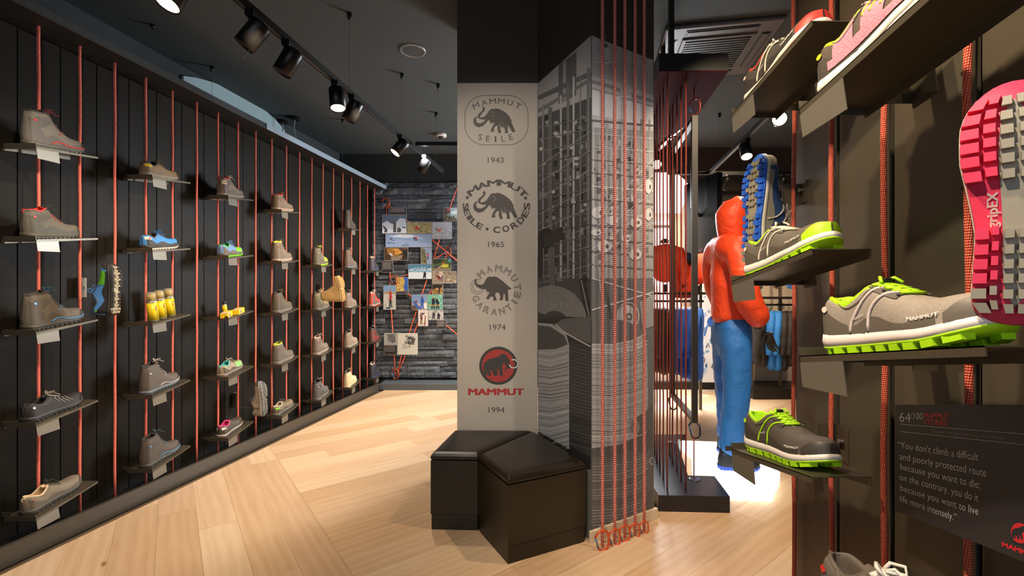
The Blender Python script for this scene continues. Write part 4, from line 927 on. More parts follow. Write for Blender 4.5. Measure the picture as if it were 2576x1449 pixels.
# =================================================================== shoes hung sole outwards
def wall_bracket(M, label, arm=.10, h=.10):
    root = empty('wall_bracket', label, 'bracket', M, 'brackets for the hanging shoes')
    MB().box((-.001, -.002, 0), (.055, .001, h)).build('back_plate', M_shelf, root)
    MB().box((-.002, -.045, 0), (.001, 0, h)).build('side_plate', M_shelf, root)
    MB().box((-.002, -arm, -.003), (.008, 0, .0)).build('arm', M_shelf, root)
    MB().lathe([(.004, 0), (.004, .007), (.006, .009), (.006, .011)], 8, M=Matrix.Translation((.035, -.002, h * .6)) @ Matrix.Rotation(math.pi / 2, 4, 'X')).build('hook_pin', M_tabm, root)
    MB().box((.022, -.0035, h * .38), (.042, -.002, h * .55)).build('key_slot', M_black, root)
    return root
def hung(px, py, D, L, nrm, spec, toe=(0, 0, 1)):
    """px,py = heel centre of the sole; nrm = direction the sole faces"""
    p = at(px, py, D); t = Vector(toe).normalized(); n = Vector(nrm); n = (n - t * n.dot(t)).normalized()
    return Shoe(spec.pop('t'), frame(p, t, -n), L=L, **spec)
hung(292, 793, 2.60, .30, (.96, .26, 0), dict(t='blue and green trail shoe hung sole outwards on the left wall', kind='low', upper='4f86c4', panel='2c2826', toe='34302c', lining='30404c', lace='6a9adc', accent='66b82c', sole='2e2a26', mid='34302c', stripes='panel', soleview=('3a352e', 'b0a488')), (.02, 0, 1))
hung(668, 1045, 3.93, .30, (.99, .06, .02), dict(t='grey beige trail shoe hung sole outwards beside the pink lined shoe', kind='low', upper='9a8872', panel='847462', toe='4c4640', lining='5a5046', lace='5c5c64', accent='6c6c78', sole='6c6c74', mid='a89c8c', stripes='lines', soleview=('8c8880', '6c6860')), (-.06, 0, 1))
hung(866, 757, 4.75, .27, (1, -.10, 0), dict(t='tan boot hung sole outwards near the stone wall', kind='tall', upper='d8b070', panel='caa264', toe='c89c58', lining='8c7450', lace='e0bc84', accent='e8c890', sole='c8a060', mid='d8b888', soleview=('c89c5c', 'b88c4c')), (-.13, 0, 1))
for (xp, y0, lab, D, arm) in ((201, 748, 'bracket on the second rope holding the blue green hanging shoe', left_ropes[1], .22), (598.7, 1022, 'bracket holding the grey beige hanging shoe', left_ropes[7], .14), (812, 742, 'bracket behind the tan hanging boot', left_ropes[13], .2)):
    D += .10; p = at(xp, y0, D); p.x = -3.115 + .17 * D
    wall_bracket(frame(p + Vector((0, -.02, 0)), (ST, CT, 0), (0, 0, 1)), lab, .34 if 'tan' in lab else .26, .12)
# =================================================================== RIGHT WALL shelves and shoes
XR = Vector((0, -.357, .0636)).normalized(); RWD = .128
def shelfR(X, D, z, label): 
    M = frame((X + RWD / 2, D, z), XR, (0, 0, 1)); shelf(M, RWD, label, 'shoe shelves on the right wall', .05); return M
LIME = 'b8f01a'
A = dict(bottom=.895, mid=1.38, top=1.865)
def trail(t, M, up, pan, strap, lin_, lace, mid, sole, **k):
    s = Shoe(t, M, kind='low', upper=up, panel=pan, toe=k.pop('toe', pan), lining=lin_, lace=lace, accent=strap, sole=sole, rim=sole, mid=mid, stripes='trail', bow=False, fine=True, chunky=True, lacewide=.0028, **k)
    s.word('MAMMUT', .70, .86, .16, .235, 'e8e4dc'); s.word('BASEFIT', .32, .39, .20, .245, 'd8d0c8', .01); return s
D0, X0 = 1.302, .636
M = shelfR(X0, D0, A['bottom'], 'grey metal shelf on the right wall under the lowest lime laced shoe')
trail('grey trail shoe with lime laces and lime sole, lowest on the right wall', M @ Matrix.Translation((.015, -.004, .001)) @ Matrix.Rotation(.0, 4, 'Z'), '5d544c', '453f39', LIME, LIME, LIME, 'efe6dc', LIME, L=.318)
M = shelfR(X0, D0, A['mid'], 'grey metal shelf on the right wall under the shoe with white laces and lime toe')
trail('grey trail shoe with white straps and big lime toe on the right wall', M @ Matrix.Translation((.015, -.004, .001)), '776f62', '5f574c', 'efe2cc', LIME, 'e8dcc4', 'fbf3e6', LIME, toe=LIME, L=.322)
M = shelfR(X0, D0, A['top'], 'grey metal shelf high on the right wall under the black red shoe')
sh = trail('black and white trail shoe with red toe, high on the right wall', M @ Matrix.Translation((.015, -.004, .001)), '4c4640', '38332f', 'f0dcc0', 'd83a30', 'e8d8c4', 'f4e8d4', 'e0362c', toe='e8392e')
D1, X1_ = .884, .565
M = shelfR(X1_, D1, .739, 'grey metal shelf on the right wall under the partly cut off grey shoe')
Shoe('grey shoe with broad white bow laces, cut off by the bottom of the photo', M @ Matrix.Translation((.02, -.004, .001)), kind='low', upper='7a7066', panel='6a6058', lining='6e6358', lace='ece6dc', accent='d8322c', sole='4a4640', mid='d8d0c4', fine=True, lacewide=.0036)
M = shelfR(X1_, D1, 1.224, 'grey metal shelf on the right wall under the largest lime laced shoe')
trail('large pale grey trail shoe with lime laces and sole in the right foreground', M @ Matrix.Translation((.024, -.004, .001)), 'a89c90', '6a6258', 'e8d8d0', LIME, LIME, 'f6e6e2', LIME, L=.30)
M = shelfR(X1_, D1, 1.709, 'grey metal shelf at the top right under the pink shoe')
sp_ = Shoe('pink mesh running shoe with dark heel at the top right', M @ Matrix.Translation((.012, -.006, .001)), kind='low', upper='5a4c40', panel='4c443c', toe='e86a78', lining=LIME, lace='f0a0ac', accent='d8e02a', sole='f4ecdc', mid='fbf3e4', fine=True, chunky=True, bow=False, stripes='bars')
sp_.overlay('pink_cage', [(t, .06, .80) for t in np.linspace(.20, .36, 6)], mat('pink_mesh', 'f08c9c', .5, 0, 200, .3, .5, bscale=300), .002, (-1,))
sp_.overlay('pink_cage', [(t, .06, .75) for t in np.linspace(.42, .60, 6)], mat('pink_mesh', 'f08c9c', .5, 0, 200, .3, .5, bscale=300), .002, (-1,))
sp_.overlay('pink_cage', [(t, .04, .22) for t in np.linspace(.16, .8, 12)], mat('pink_mesh', 'f08c9c', .5, 0, 200, .3, .5, bscale=300), .0024, (-1,))
# big pink and grey sole facing the camera, and the blue soled shoe
ps = hung(2556, 812, .545, .298, (-.72, -.70, 0), dict(t='pink and grey lugged sole of a shoe hung toe up at the right edge', kind='low', upper='5c544a', panel='4a443c', lining='3a342e', lace='c8c0b0', accent='e23a5c', sole='e23a5c', rim='e23a5c', mid='d8cfc0', chunky=True, wide=True, soleview=('e8395e', '9a9484')), (-.015, 0, 1))
vs, fs, tw = glyphs('gripEX', .02); cp = caph(); P = []
for a, b in vs:
    t = .395 + .15 * a / tw; P.append(ps.X(t, -.0165 - .009 * b / cp, ps.ZS(t) + .0072))
MB().add(P, [f[::-1] for f in fs]).build('lettering', mat('shoe_print', 'f0e8e0', .45), ps.root)
hung(1884, 668, 1.40, .345, (-1, -.10, 0), dict(t='blue and grey lugged sole of a shoe hung toe up on the right wall', kind='low', upper='2c4a78', panel='8c8474', toe='9a9282', lining='20304c', lace='b8ae9c', accent='b8ae9c', sole='2f6ad0', rim='2f6ad0', mid='c8bfae', stripes='trail', soleview=('2f6ad8', '9c9480')), (.03, .0, 1))
for (xp, y0, D, lab, hh) in ((1997, 515, right_ropes[0], 'bracket on the far right rope behind the blue soled shoe', .065), (2100, 1150, right_ropes[1], 'bracket behind the lowest lime laced shoe', .085), (2440, 830, right_ropes[3], 'bracket beside the pink soled shoe', .055)):
    p = at(xp, y0, D); p.x = .652 + .17 * D
    wall_bracket(frame(p + Vector((-.001, .005, 0)), (-ST, -CT, 0), (0, 0, 1)), lab, .045, hh)
# =================================================================== quotation board
dv = Vector(((1559 - CX) / F, 1, -(1011 - HY) / F)); q0 = at(2252, 1018, .878); nb_ = Vector((-1, dv.x, 0)).normalized()
def onb(px, py, off): return on_plane(px, py, q0, nb_, off)
bq = empty('quote_board', 'dark grey board with white quotation and red logo on the right wall', 'sign', loc=q0)
a, b_, c, d = onb(2252, 1018, 0), onb(2800, 1018, 0), onb(2800, 1502, 0), onb(2252, 1285, 0); bk = -nb_ * .004
vs = [a, b_, c, d] + [v + bk for v in (a, b_, c, d)]
MB().add(rel(vs, q0), [(3, 2, 1, 0), (4, 5, 6, 7), (0, 1, 5, 4), (1, 2, 6, 5), (2, 3, 7, 6), (3, 0, 4, 7)]).build('board', mat('board_charcoal', '2c2b2e', .5, 0, 5, .02, .01), bq)
p = Print(q0, nb_, .0002, .000008)
def line(txt, x, y, x2, cap, col, bold=0):
    """text whose baseline runs to the board's vanishing point"""
    sl = (y - 1011) / (x - 1559); vs, fs, tw = glyphs(txt, bold); wd = x2 - x; out = []
    for a, b in vs:
        X_ = x + a / tw * wd; k = (X_ - 1559) / (x - 1559); out.append((X_, 1011 + (y - 1011) * k - b / caph() * cap * k))
    p.mesh(out, fs, col, 5 if bold > 0 else 1)
WH = 'e6e4e2'
line('64', 2263, 1061, 2290, 24, WH, -.012); line('/100', 2290, 1054, 2321, 16, WH, -.01)
line('MAMMUT', 2325, 1051, 2387, 12.5, 'd8262e', .02); line('STORIES', 2325, 1067, 2382, 12.5, 'd8262e', .02)
for y0, in ((1067,), (1085.5,)):
    y2 = 1011 + (y0 - 1011) * (2800 - 1559) / (2263 - 1559); p.stroke([(2263, y0), (2800, y2)], 1.4, 'b8b6b4')
line('Oswald Oelz discusses living more intensely.', 2344, 1088, 2528, 7.5, '9a9896', -.005)
for t_, x_, y_, x2 in (('“You don\'t climb a difficult', 2258, 1126, 2461, ), ('and poorly protected route', 2263, 1155, 2480), ('because you want to die;', 2265, 1181, 2465), ('on the contrary, you do it', 2263, 1207, 2461), ('because you want to live', 2265, 1234, 2461), ('life more intensely.”', 2264, 1261, 2406)):
    line(t_, x_, y_, x2, 15.5, WH, -.006)
emblem(p, 2566, 1341, 30, '1a2530', 'd8262e', .9, .12)
line('MAMMUT', 2521, 1374, 2612, 11, 'd8262e', .045)
p.v = rel(p.v, q0); p.build('lettering', bq)
# =================================================================== ROPE SCREEN
M_maroon = mat('soffit_red_bounce', '3a070d', .9, 0, 5, .1, .02, spec=.05)  # red light bounced onto the underside is put into this colour
scr = empty('rope_screen', 'black base and canopy of the rope screen behind the pillar', 'display stand', loc=(1.1, 3.2, 0))
def spart(mb, name, m, **k): mb.v = [(a - 1.1, b - 3.2, c) for a, b, c in mb.v]; return mb.build(name, m, scr, **k)
spart(MB().prism([(.90, 2.76), (1.33, 2.74), (1.375, 3.05), (1.20, 3.06), (1.385, 3.78), (1.52, 3.94), (.95, 3.94)], 0, .10), 'base_platform', mat('base_black', '14141a', .3, 0, 10, .05, .02), bevel=.002)
TOPP = [(.90, 2.75), (1.325, 2.75), (1.42, 3.45), (1.39, 3.87), (.95, 3.87)]
spart(MB().prism(TOPP, 2.705, 2.81), 'canopy', M_black); spart(MB().prism(TOPP, 2.70, 2.7045), 'canopy_soffit', M_maroon)
spart(MB().box((1.0, 2.85, 2.81), (1.03, 2.88, CEIL)), 'hanger_rod', M_black); spart(MB().box((1.2, 3.6, 2.81), (1.23, 3.63, CEIL)), 'hanger_rod', M_black)
for i, (xp, yb) in enumerate(((1647, 1146), (1652.5, 1166), (1660, 1186), (1668.5, 1205), (1678.5, 1234), (1685, 1146), (1692, 1166), (1703, 1186), (1713.5, 1208), (1725.5, 1233))):
    D = F * 1.25 / (yb - HY); X = (xp - CX) / F * D
    rope(X, D, .10, 2.70, .0052, ROPED, 'dark red rope of the screen behind the pillar, %s counted from the left' % ORD[i], 'thin ropes of the rope screen', 8, .0008)
fr = empty('steel_gate', 'dark steel frame hung between carabiners inside the rope screen', 'display gate', loc=(1.2, 2.99, 0))
fm = mat('frame_steel', '241f19', .5, .1, 40, .05, .03); Fa, Fb = Vector((1.215, 2.99, 0)), Vector((1.33, 3.72, 0))
def bar(p0, p1, w_, nm):
    d = (Fb - Fa).normalized(); n_ = Vector((d.y, -d.x, 0)) * .018
    vs = []
    for p in (p0, p1):
        for a in (-1, 1):
            for b in (-1, 1): vs.append(Vector(p) + n_ * a + w_ * b - Vector((1.2, 2.99, 0)))
    MB().add(vs, [(0, 1, 3, 2), (4, 6, 7, 5), (0, 4, 5, 1), (1, 5, 7, 3), (3, 7, 6, 2), (2, 6, 4, 0)]).build(nm, fm, fr)
dd = (Fb - Fa).normalized() * .015; uz = Vector((0, 0, .015))
bar(Fa + Vector((0, 0, .48)), Fa + Vector((0, 0, 2.52)), dd, 'upright'); bar(Fb + Vector((0, 0, .48)), Fb + Vector((0, 0, 2.52)), dd, 'upright')
bar(Fa + Vector((0, 0, 2.505)), Fb + Vector((0, 0, 2.505)), uz, 'crossbar'); bar(Fa + Vector((0, 0, .495)), Fb + Vector((0, 0, .495)), uz, 'crossbar')
for q, y0, nm, dsc in ((Fa, 2.58, 'upper near', 'orange'), (Fb, 2.58, 'upper far', 'orange'), (Fa, .43, 'lower near', 'dark'), (Fb, .43, 'lower far', 'dark')):
    carabiner(frame((q.x, q.y, y0), (.6, -.8, 0), (0, 0, 1)), .11, '%s carabiner at the %s corner of the hanging frame' % (dsc, nm), 'carabiners of the hanging frame', '8a3c28' if y0 > 1 else '2e3038', '3c5a88')
for q, nm in ((Fa, 'near'), (Fb, 'far')):
    rope(q.x - .004, q.y, 2.62, 2.70, .005, ROPED, 'short rope above the %s corner of the hanging frame' % nm, 'frame ropes', 6, 0)
    rope(q.x - .004, q.y, .10, .39, .004, ROPED, 'short rope below the %s corner of the hanging frame' % nm, 'frame ropes', 6, 0)
    o = MB().lathe([(.035, 0), (.035, .006), (.028, .009)], 20).build('floor_disc', mat('chrome', 'b8bcc4', .15, .9, 10, .03, 0), None, False, (q.x, q.y, .1005)); tag(o, 'chrome disc anchoring the %s frame rope' % nm, 'anchor disc')
# =================================================================== LIT PLINTH AND MANNEQUIN
M_glow = mat('lit_acrylic', 'f4f8f8', .4, 0, 5, .01, 0, emit=('f2f8f6', 1.6))
o = MB().prism([(1.435, 3.87), (1.445, 3.62), (1.25, 3.10), (1.39, 3.085), (1.40, 2.90), (1.67, 2.885), (1.90, 3.185), (2.05, 3.80)], 0.004, .07).build('light_plinth', M_glow); tag(o, 'glowing white low plinth under the mannequin', 'plinth')
def skin(name, pts, edges, rad, m, parent, sub=2, disp=0, dscale=.12, seed=0, root=0):
    me = bpy.data.meshes.new(name); me.from_pydata(pts, edges, []); o = bpy.data.objects.new(name, me); COL.objects.link(o)
    bpy.context.view_layer.objects.active = o
    sk_ = o.modifiers.new('s', 'SKIN'); sk_.use_smooth_shade = True
    if not me.skin_vertices: me.attributes.new('skin_vertex', 'FLOAT', 'POINT')
    for i, r in enumerate(rad): me.skin_vertices[0].data[i].radius = r if isinstance(r, tuple) else (r, r); me.skin_vertices[0].data[i].use_root = (i == root)
    sb = o.modifiers.new('u', 'SUBSURF'); sb.levels = sub; sb.render_levels = sub
    if disp:
        tx = bpy.data.textures.new('folds', 'CLOUDS'); tx.noise_scale = dscale; tx.noise_depth = 2
        d = o.modifiers.new('d', 'DISPLACE'); d.texture = tx; d.strength = disp; d.mid_level = .5; d.texture_coords = 'LOCAL'
    dg = bpy.context.evaluated_depsgraph_get(); dg.update(); nm = bpy.data.meshes.new_from_object(o.evaluated_get(dg)); bpy.data.objects.remove(o)
    nm.name = name; nm.materials.clear(); nm.materials.append(m); nm.polygons.foreach_set('use_smooth', [True] * len(nm.polygons))
    o = bpy.data.objects.new(name, nm); COL.objects.link(o)
    if parent: o.parent = parent
    return o
MX, MY = 1.625, 3.36; Z0 = .07
mq = empty('mannequin', 'dark mannequin in orange hooded jacket, blue trousers and gloves facing right', 'mannequin', loc=(MX, MY, Z0)); mq.scale = (.92, .95, 1.045)
M_skin = mat('mannequin_grey', '2f2c2a', .5, 0, 20, .05, .03)
# body: x forward (to the right), y away from the camera
skin('body', [(0.01, 0, .93), (.01, 0, 1.12), (.0, 0, 1.35), (.01, 0, 1.54), (.02, 0, 1.62), (.03, 0, 1.74), (.04, 0, 1.80),
     (.02, -.10, .86), (.0, -.10, .48), (-.05, -.10, .10), (.02, .12, .86), (.06, .16, .48), (.09, .22, .10),
     (-.01, -.19, 1.47), (.0, -.24, 1.18), (.12, -.22, .97), (-.01, .19, 1.47), (.02, .25, 1.18), (.16, .22, 1.0), (.075, 0, 1.71), (.10, -.10, .07), (.17, .22, .07)],
     [(0, 1), (1, 2), (2, 3), (3, 4), (4, 5), (5, 6), (0, 7), (7, 8), (8, 9), (0, 10), (10, 11), (11, 12), (3, 13), (13, 14), (14, 15), (3, 16), (16, 17), (17, 18), (5, 19)],
     [(.10, .08), (.10, .08), (.11, .08), (.08, .07), (.05, .05), (.085, .07), (.07, .06), (.08, .08), (.06, .06), (.045, .045), (.08, .08), (.06, .06), (.045, .045), .05, .042, .03, .05, .042, .03, (.05, .05), .03, .03][:20] + [.03, .03], M_skin, mq, 1)
M_or = mat('orange_shell', 'ee4a1e', .5, 0, 22, .10, .8); M_bl = mat('blue_shell', '2a74c4', .55, 0, 22, .12, .8)
for m_ in (M_or, M_bl):
    for n in m_.node_tree.nodes:
        if n.type == 'BUMP': n.inputs['Distance'].default_value = .017
        if n.type == 'TEX_NOISE': n.inputs['Detail'].default_value = 5; n.inputs['Distortion'].default_value = 1.2; n.inputs['Scale'].default_value = 9
JK = skin('jacket', [(.02, 0, .985), (.02, 0, 1.08), (.0, 0, 1.28), (.005, 0, 1.46), (.015, 0, 1.575), (.02, 0, 1.62),
     (-.03, -.17, 1.53), (-.01, -.24, 1.36), (.0, -.255, 1.20), (.075, -.245, 1.08), (.150, -.225, 1.00),
     (-.03, .17, 1.53), (.0, .26, 1.36), (.02, .27, 1.20), (.12, .25, 1.08), (.19, .22, 1.02)],
     [(0, 1), (1, 2), (2, 3), (3, 4), (4, 5), (4, 6), (6, 7), (7, 8), (8, 9), (9, 10), (4, 11), (11, 12), (12, 13), (13, 14), (14, 15)],
     [(.155, .16), (.160, .165), (.155, .16), (.165, .16), (.12, .125), (.09, .09), .105, .105, .10, .098, .068, .105, .105, .10, .095, .068], M_or, mq, 3, .034, .14)
hd = MB(); n = 18                                   # hood: open shell round the head, opening to the right
prof = [(1.56, .095, .11), (1.62, .100, .108), (1.68, .112, .112), (1.74, .120, .118), (1.80, .122, .118), (1.85, .108, .104), (1.885, .075, .075), (1.90, .02, .02)]
vs = []
for z_, rx, ry in prof:
    for k in range(n):
        a = math.radians(42 + 276 * k / (n - 1)); vs.append((.02 + rx * math.cos(a) + .02 * (z_ > 1.8), ry * math.sin(a), z_ - 0.0 + .012 * math.cos(a)))
for z_, rx, ry in prof:
    for k in range(n):
        a = math.radians(42 + 276 * k / (n - 1)); vs.append((.02 + (rx - .012) * math.cos(a) + .02 * (z_ > 1.8), (ry - .012) * math.sin(a), z_ + .012 * math.cos(a) - .004))
m_ = len(prof) * n; fs = []
for r in range(len(prof) - 1):
    for k in range(n - 1):
        fs.append((r * n + k, r * n + k + 1, (r + 1) * n + k + 1, (r + 1) * n + k)); fs.append((m_ + r * n + k, m_ + (r + 1) * n + k, m_ + (r + 1) * n + k + 1, m_ + r * n + k + 1))
    fs.append((r * n, (r + 1) * n, m_ + (r + 1) * n, m_ + r * n)); e_ = n - 1; fs.append((r * n + e_, m_ + r * n + e_, m_ + (r + 1) * n + e_, (r + 1) * n + e_))
fs.append(tuple((len(prof) - 1) * n + k for k in range(n)))
o = hd.add(vs, fs).build('hood', M_or, mq, True)
MB().box((.10, -.05, 1.86), (.165, .05, 1.872)).build('hood_brim', M_or, mq, bevel=.004)
skin('trousers', [(.02, 0, 1.12), (.02, 0, .94), (.015, -.105, .82), (.0, -.11, .62), (.0, -.11, .46), (-.03, -.11, .28), (-.05, -.11, .085),
     (.03, .11, .82), (.05, .14, .62), (.07, .17, .46), (.09, .20, .28), (.10, .22, .085)],
     [(0, 1), (1, 2), (2, 3), (3, 4), (4, 5), (5, 6), (1, 7), (7, 8), (8, 9), (9, 10), (10, 11)],
     [(.15, .13), (.165, .14), (.122, .12), (.112, .105), (.105, .10), (.10, .098), (.095, .092), (.122, .12), (.11, .105), (.10, .098), (.092, .09), (.088, .086)], M_bl, mq, 3, .022, .09)
for yy, z_, s_ in ((-.205, .18, -1), (.315, .18, 1)): pass
MB().box((-.135, -.215, .155), (-.085, -.205, .185)).build('cuff_strap', M_black, mq)
def hand(parent, base, fwd, name, m, sgn):
    b = Vector(base); f = Vector(fwd).normalized(); side = Vector((0, 1, 0)).cross(f).normalized(); o_ = Vector((0, 1, 0)) * sgn
    P = [b, b + f * .045, b + f * .085]; E = [(0, 1), (1, 2)]; R = [(.026, .026), (.036, .022), (.034, .018)]
    for i, (l, off) in enumerate(((.070, -.027), (.080, -.009), (.075, .009), (.058, .026))):
        k0 = len(P); st = b + f * .088 + side * off
        c_ = -o_ * .0
        P += [st, st + f * l * .5 + side * off * .12 + o_ * .004, st + f * l * .95 + side * off * .1 - side * .010 + o_ * .014]; E += [(2, k0), (k0, k0 + 1), (k0 + 1, k0 + 2)]; R += [.0105, .0098, .0078]
    k0 = len(P); P += [b + f * .03 + side * .032, b + f * .06 + side * .052, b + f * .092 + side * .055]; E += [(0, k0), (k0, k0 + 1), (k0 + 1, k0 + 2)]; R += [.014, .0115, .009]
    return skin(name, [tuple(p) for p in P], E, R, m, parent, 1)
M_glove = mat('glove_black', '2a2724', .6, 0, 90, .1, .2)
hand(mq, (.170, -.235, .975), (.30, 0, -1), 'glove', M_glove, -1); hand(mq, (.205, .21, .99), (.35, 0, -1), 'glove', M_glove, 1)
for (x, y, nm) in ((-.135, -.11, 'near'), (.015, .22, 'far')):
    s_ = Shoe('black boot with blue sole on the mannequin, the %s one' % nm, frame((MX + x, MY + y, Z0 + .001), (1, -.15 if nm == 'near' else .1, 0), (0, 0, 1)), kind='mid', upper='1c1b1e', panel='1a1a1e', lining='18181a', lace='20242c', accent='2a4ca0', sole='2c58c0', rim='2c58c0', mid='2c50b8', L=.28, bow=False, group='mannequin boots')
# =================================================================== BACKGROUND SALES FLOOR
# lit windows in the back wall
def pz(px, py, D): p = at(px, py, D); return (p.x, p.z)
M_win = mat('window_daylight', 'f4f8ff', .5, 0, 5, .01, 0, emit=('eaf2ff', 2.2))
def wallprism(name, px, D, th, m, kind=None, label=None, cat=None):
    q = [pz(x, y, D) for x, y in px]; cx_, cz = q[0]
    n = len(q); vs = [(x - cx_, 0, z_ - cz) for x, z_ in q] + [(x - cx_, th, z_ - cz) for x, z_ in q]
    fs = [tuple(range(n)), tuple(range(2 * n - 1, n - 1, -1))] + [(i, i + n, (i + 1) % n + n, (i + 1) % n) for i in range(n)]
    o = MB().add(vs, fs).build(name, m, None, False, (cx_, D, cz)); return tag(o, label, cat, None, kind)
wn = wallprism('window_1', [(1600, 535), (1600, 434), (1690, 434), (1708, 441), (1722, 452), (1731, 464), (1735, 476), (1734, 482), (1716, 522), (1712, 535)], 6.17, .04, M_win, 'structure')
for x in (1643, 1690):
    q = pz(x, 434, 6.16); w0 = wn.location
    MB().box((q[0] - .015 - w0.x, -.03, pz(x, 536, 6.16)[1] - w0.z), (q[0] + .015 - w0.x, -.001, q[1] - w0.z)).build('window_frame', M_black, wn)
wn2 = wallprism('window_2', [(1600, 720), (1600, 556), (1690, 556), (1690, 720)], 6.24, .03, M_win, 'structure')
q0_ = pz(1600, 570, 6.23); MB().box((0, -.03, q0_[1] - wn2.location.z - .02), (.5, -.001, q0_[1] - wn2.location.z + .02)).build('window_frame', M_black, wn2)
# icy mural light box
nb2 = Vector((0, -1, 0)); mb_root = empty('mural_light_box', 'tall backlit picture of ice and snow between dark posts', 'light box', loc=(2.6, 5.95, 0))
v0 = at(1752, 560, 5.95); v1 = at(1880, 962, 5.95)
MB().box((v0.x - 2.6, .0, v1.z), (v1.x - 2.6, .04, 2.50)).build('box', mat('box_white', 'cfd6da', .5), mb_root)
p = Print((0, 5.95, 0), nb2, .0006, .00003); p.rect(1753, 520, 1879, 960, 'd8e2ea'); r_ = random.Random(2)
for i in range(150):
    x, y = r_.uniform(1754, 1870), r_.uniform(600, 950); a, b_ = r_.uniform(3, 9), r_.uniform(3, 14)
    p.poly([(x, y), (min(1879, x + a), y - b_ * .4), (min(1879, x + a * 1.4), y + b_ * .3), (x + a * .5, min(959, y + b_))], r_.choice(('9cc0dc', '6a9cc8', '3c6ea6', 'c4d8e6', 'eef4f8', '7aa4c4', 'e8dcc8')))
for i in range(14): x, y = r_.uniform(1756, 1840), r_.uniform(870, 955); p.stroke([(x, y), (x + 5, y - 12), (x + 8, y - 2)], 2.4, r_.choice(('24405c', '3a5a78', '1e344c')))
p.ell(1788, 810, 9, 12, '2c62b4'); p.stroke([(1780, 818), (1772, 845)], 4, '3c74c0'); p.stroke([(1796, 818), (1806, 838)], 4, '3c74c0'); p.ell(1790, 800, 4, 5, '1c3c78')
p.v = [(a - 2.6, b - 5.95, c) for a, b, c in p.v]; p.build('picture', mb_root)
# black monitor
mo = empty('monitor', 'large black screen seen edge on above the mannequin\'s back', 'screen', frame((2.075, 4.9, 1.77), (.115, -.6, 0), (0, 0, 1)))
MB().box((-.30, -.03, 0), (.30, .03, .81)).build('housing', mat('monitor_black', '0c0c0e', .2, 0, 10, .05, 0), mo, bevel=.004)
MB().box((-.29, .03, .02), (.29, .032, .79)).build('screen', mat('screen_glass', '08090b', .08, 0, 10, .05, 0), mo); MB().tube([(0, -.03, .4), (0, -.12, .5), (0, -.12, 1.57)], .018, 8).build('mount', M_black, mo)
M_rk = mat('rack_steel', '26221e', .4, .3, 60, .05, .03); M_pst = mat('rack_post', '6a5f50', .4, .3, 60, .05, .03)
def rack(lab, xa, xb, D, ybar, posts, name='clothes_rack', base=True):
    a = at(xa, ybar, D); b_ = at(xb, ybar, D); r = empty(name, lab, 'rack', loc=(a.x, D, 0)); L = b_.x - a.x
    MB().box((0, -.14, a.z), (L, .24, a.z + .028)).build('shelf_board', M_rk, r); MB().tube([(0, -.02, a.z - .075), (L, -.02, a.z - .075)], .013, 10).build('rail', M_rk, r, True)
    for xp in posts:
        x = at(xp, 0, D).x - a.x; MB().box((x - .014, .03, 0), (x + .014, .06, 2.55)).build('post', M_pst, r)
    if base: MB().box((-.05, -.12, 0), (L, .28, .13)).build('base_plinth', M_black, r)
    return r, a
rk1, ra = rack('dark clothes rack at the back right with black and blue jackets', 1893, 2060, 5.75, 752, (1896, 1968, 2040))
rk2, rb = rack('dark clothes rack behind the rope screen', 1600, 1768, 5.1, 741, (1604, 1766), base=False)
def jacket(x, y, ztop, L, color, yaw, lab, group=None, accent='d8402c'):
    r = empty('hanging_jacket', lab, 'jacket', Matrix.Translation((x, y, ztop)) @ Matrix.Rotation(yaw, 4, 'Z'), group); m = mat('jacket_cloth', color, .7, 0, 30, .15, .5)
    P = [(0, 0, -.09), (0, 0, -.20), (0, 0, -.40), (0, 0, -L + .06), (.14, 0, -.14), (.22, .01, -.30), (.24, .02, -.50), (.22, .03, -.64), (-.14, 0, -.14), (-.22, .01, -.30), (-.24, .02, -.50), (-.22, .03, -.64)]
    skin('shell', P, [(0, 1), (1, 2), (2, 3), (1, 4), (4, 5), (5, 6), (6, 7), (1, 8), (8, 9), (9, 10), (10, 11)], [(.05, .04), (.15, .06), (.16, .06), (.17, .07), (.06, .05), (.05, .045), (.045, .04), (.035, .035), (.06, .05), (.05, .045), (.045, .04), (.035, .035)], m, r, 2, .012, .07)
    MB().tube([(-.13, 0, -.13), (0, 0, -.075), (.13, 0, -.13)], .008, 6).build('hanger', mat('hanger_pale', 'c8c0b4', .4), r, True); MB().tube([(0, 0, -.075), (0, 0, -.01), (.012, 0, .012), (.022, 0, .0), (.02, 0, -.014)], .003, 6).build('hook', mat('hook_steel', 'b0aaa0', .3, .8), r, True)
    MB().lathe([(.014, 0), (.014, .003)], 10, M=Matrix.Translation((.09, -.075, -.34)) @ Matrix.Rotation(math.pi / 2, 4, 'X')).build('chest_logo', mat('logo_red', accent, .5), r)
zr = ra.z - .075
for xp, c, yaw, lab, L in ((1905, '2c2824', 1.15, 'black jacket on the back right rack, nearest the mannequin', .86), (1921, '302b27', .95, 'black jacket with red chest mark hung second on the back rack', .88), (1942, '2b7cd0', 1.0, 'bright blue jacket on the back right rack, left of the two blue ones', .92), (1956, '2f84d8', 1.05, 'bright blue jacket on the back right rack, right of the two blue ones', .93), (1970, '2e2826', 1.1, 'black jacket right of the blue jackets', .93), (1985, '332c2a', 1.1, 'charcoal jacket beside the far rope of the right wall', .88)):
    q = at(xp, 760, 5.73); jacket(q.x, 5.73, zr + .013, L, c, yaw, lab, 'jackets on the back right rack')
zr = rb.z - .075
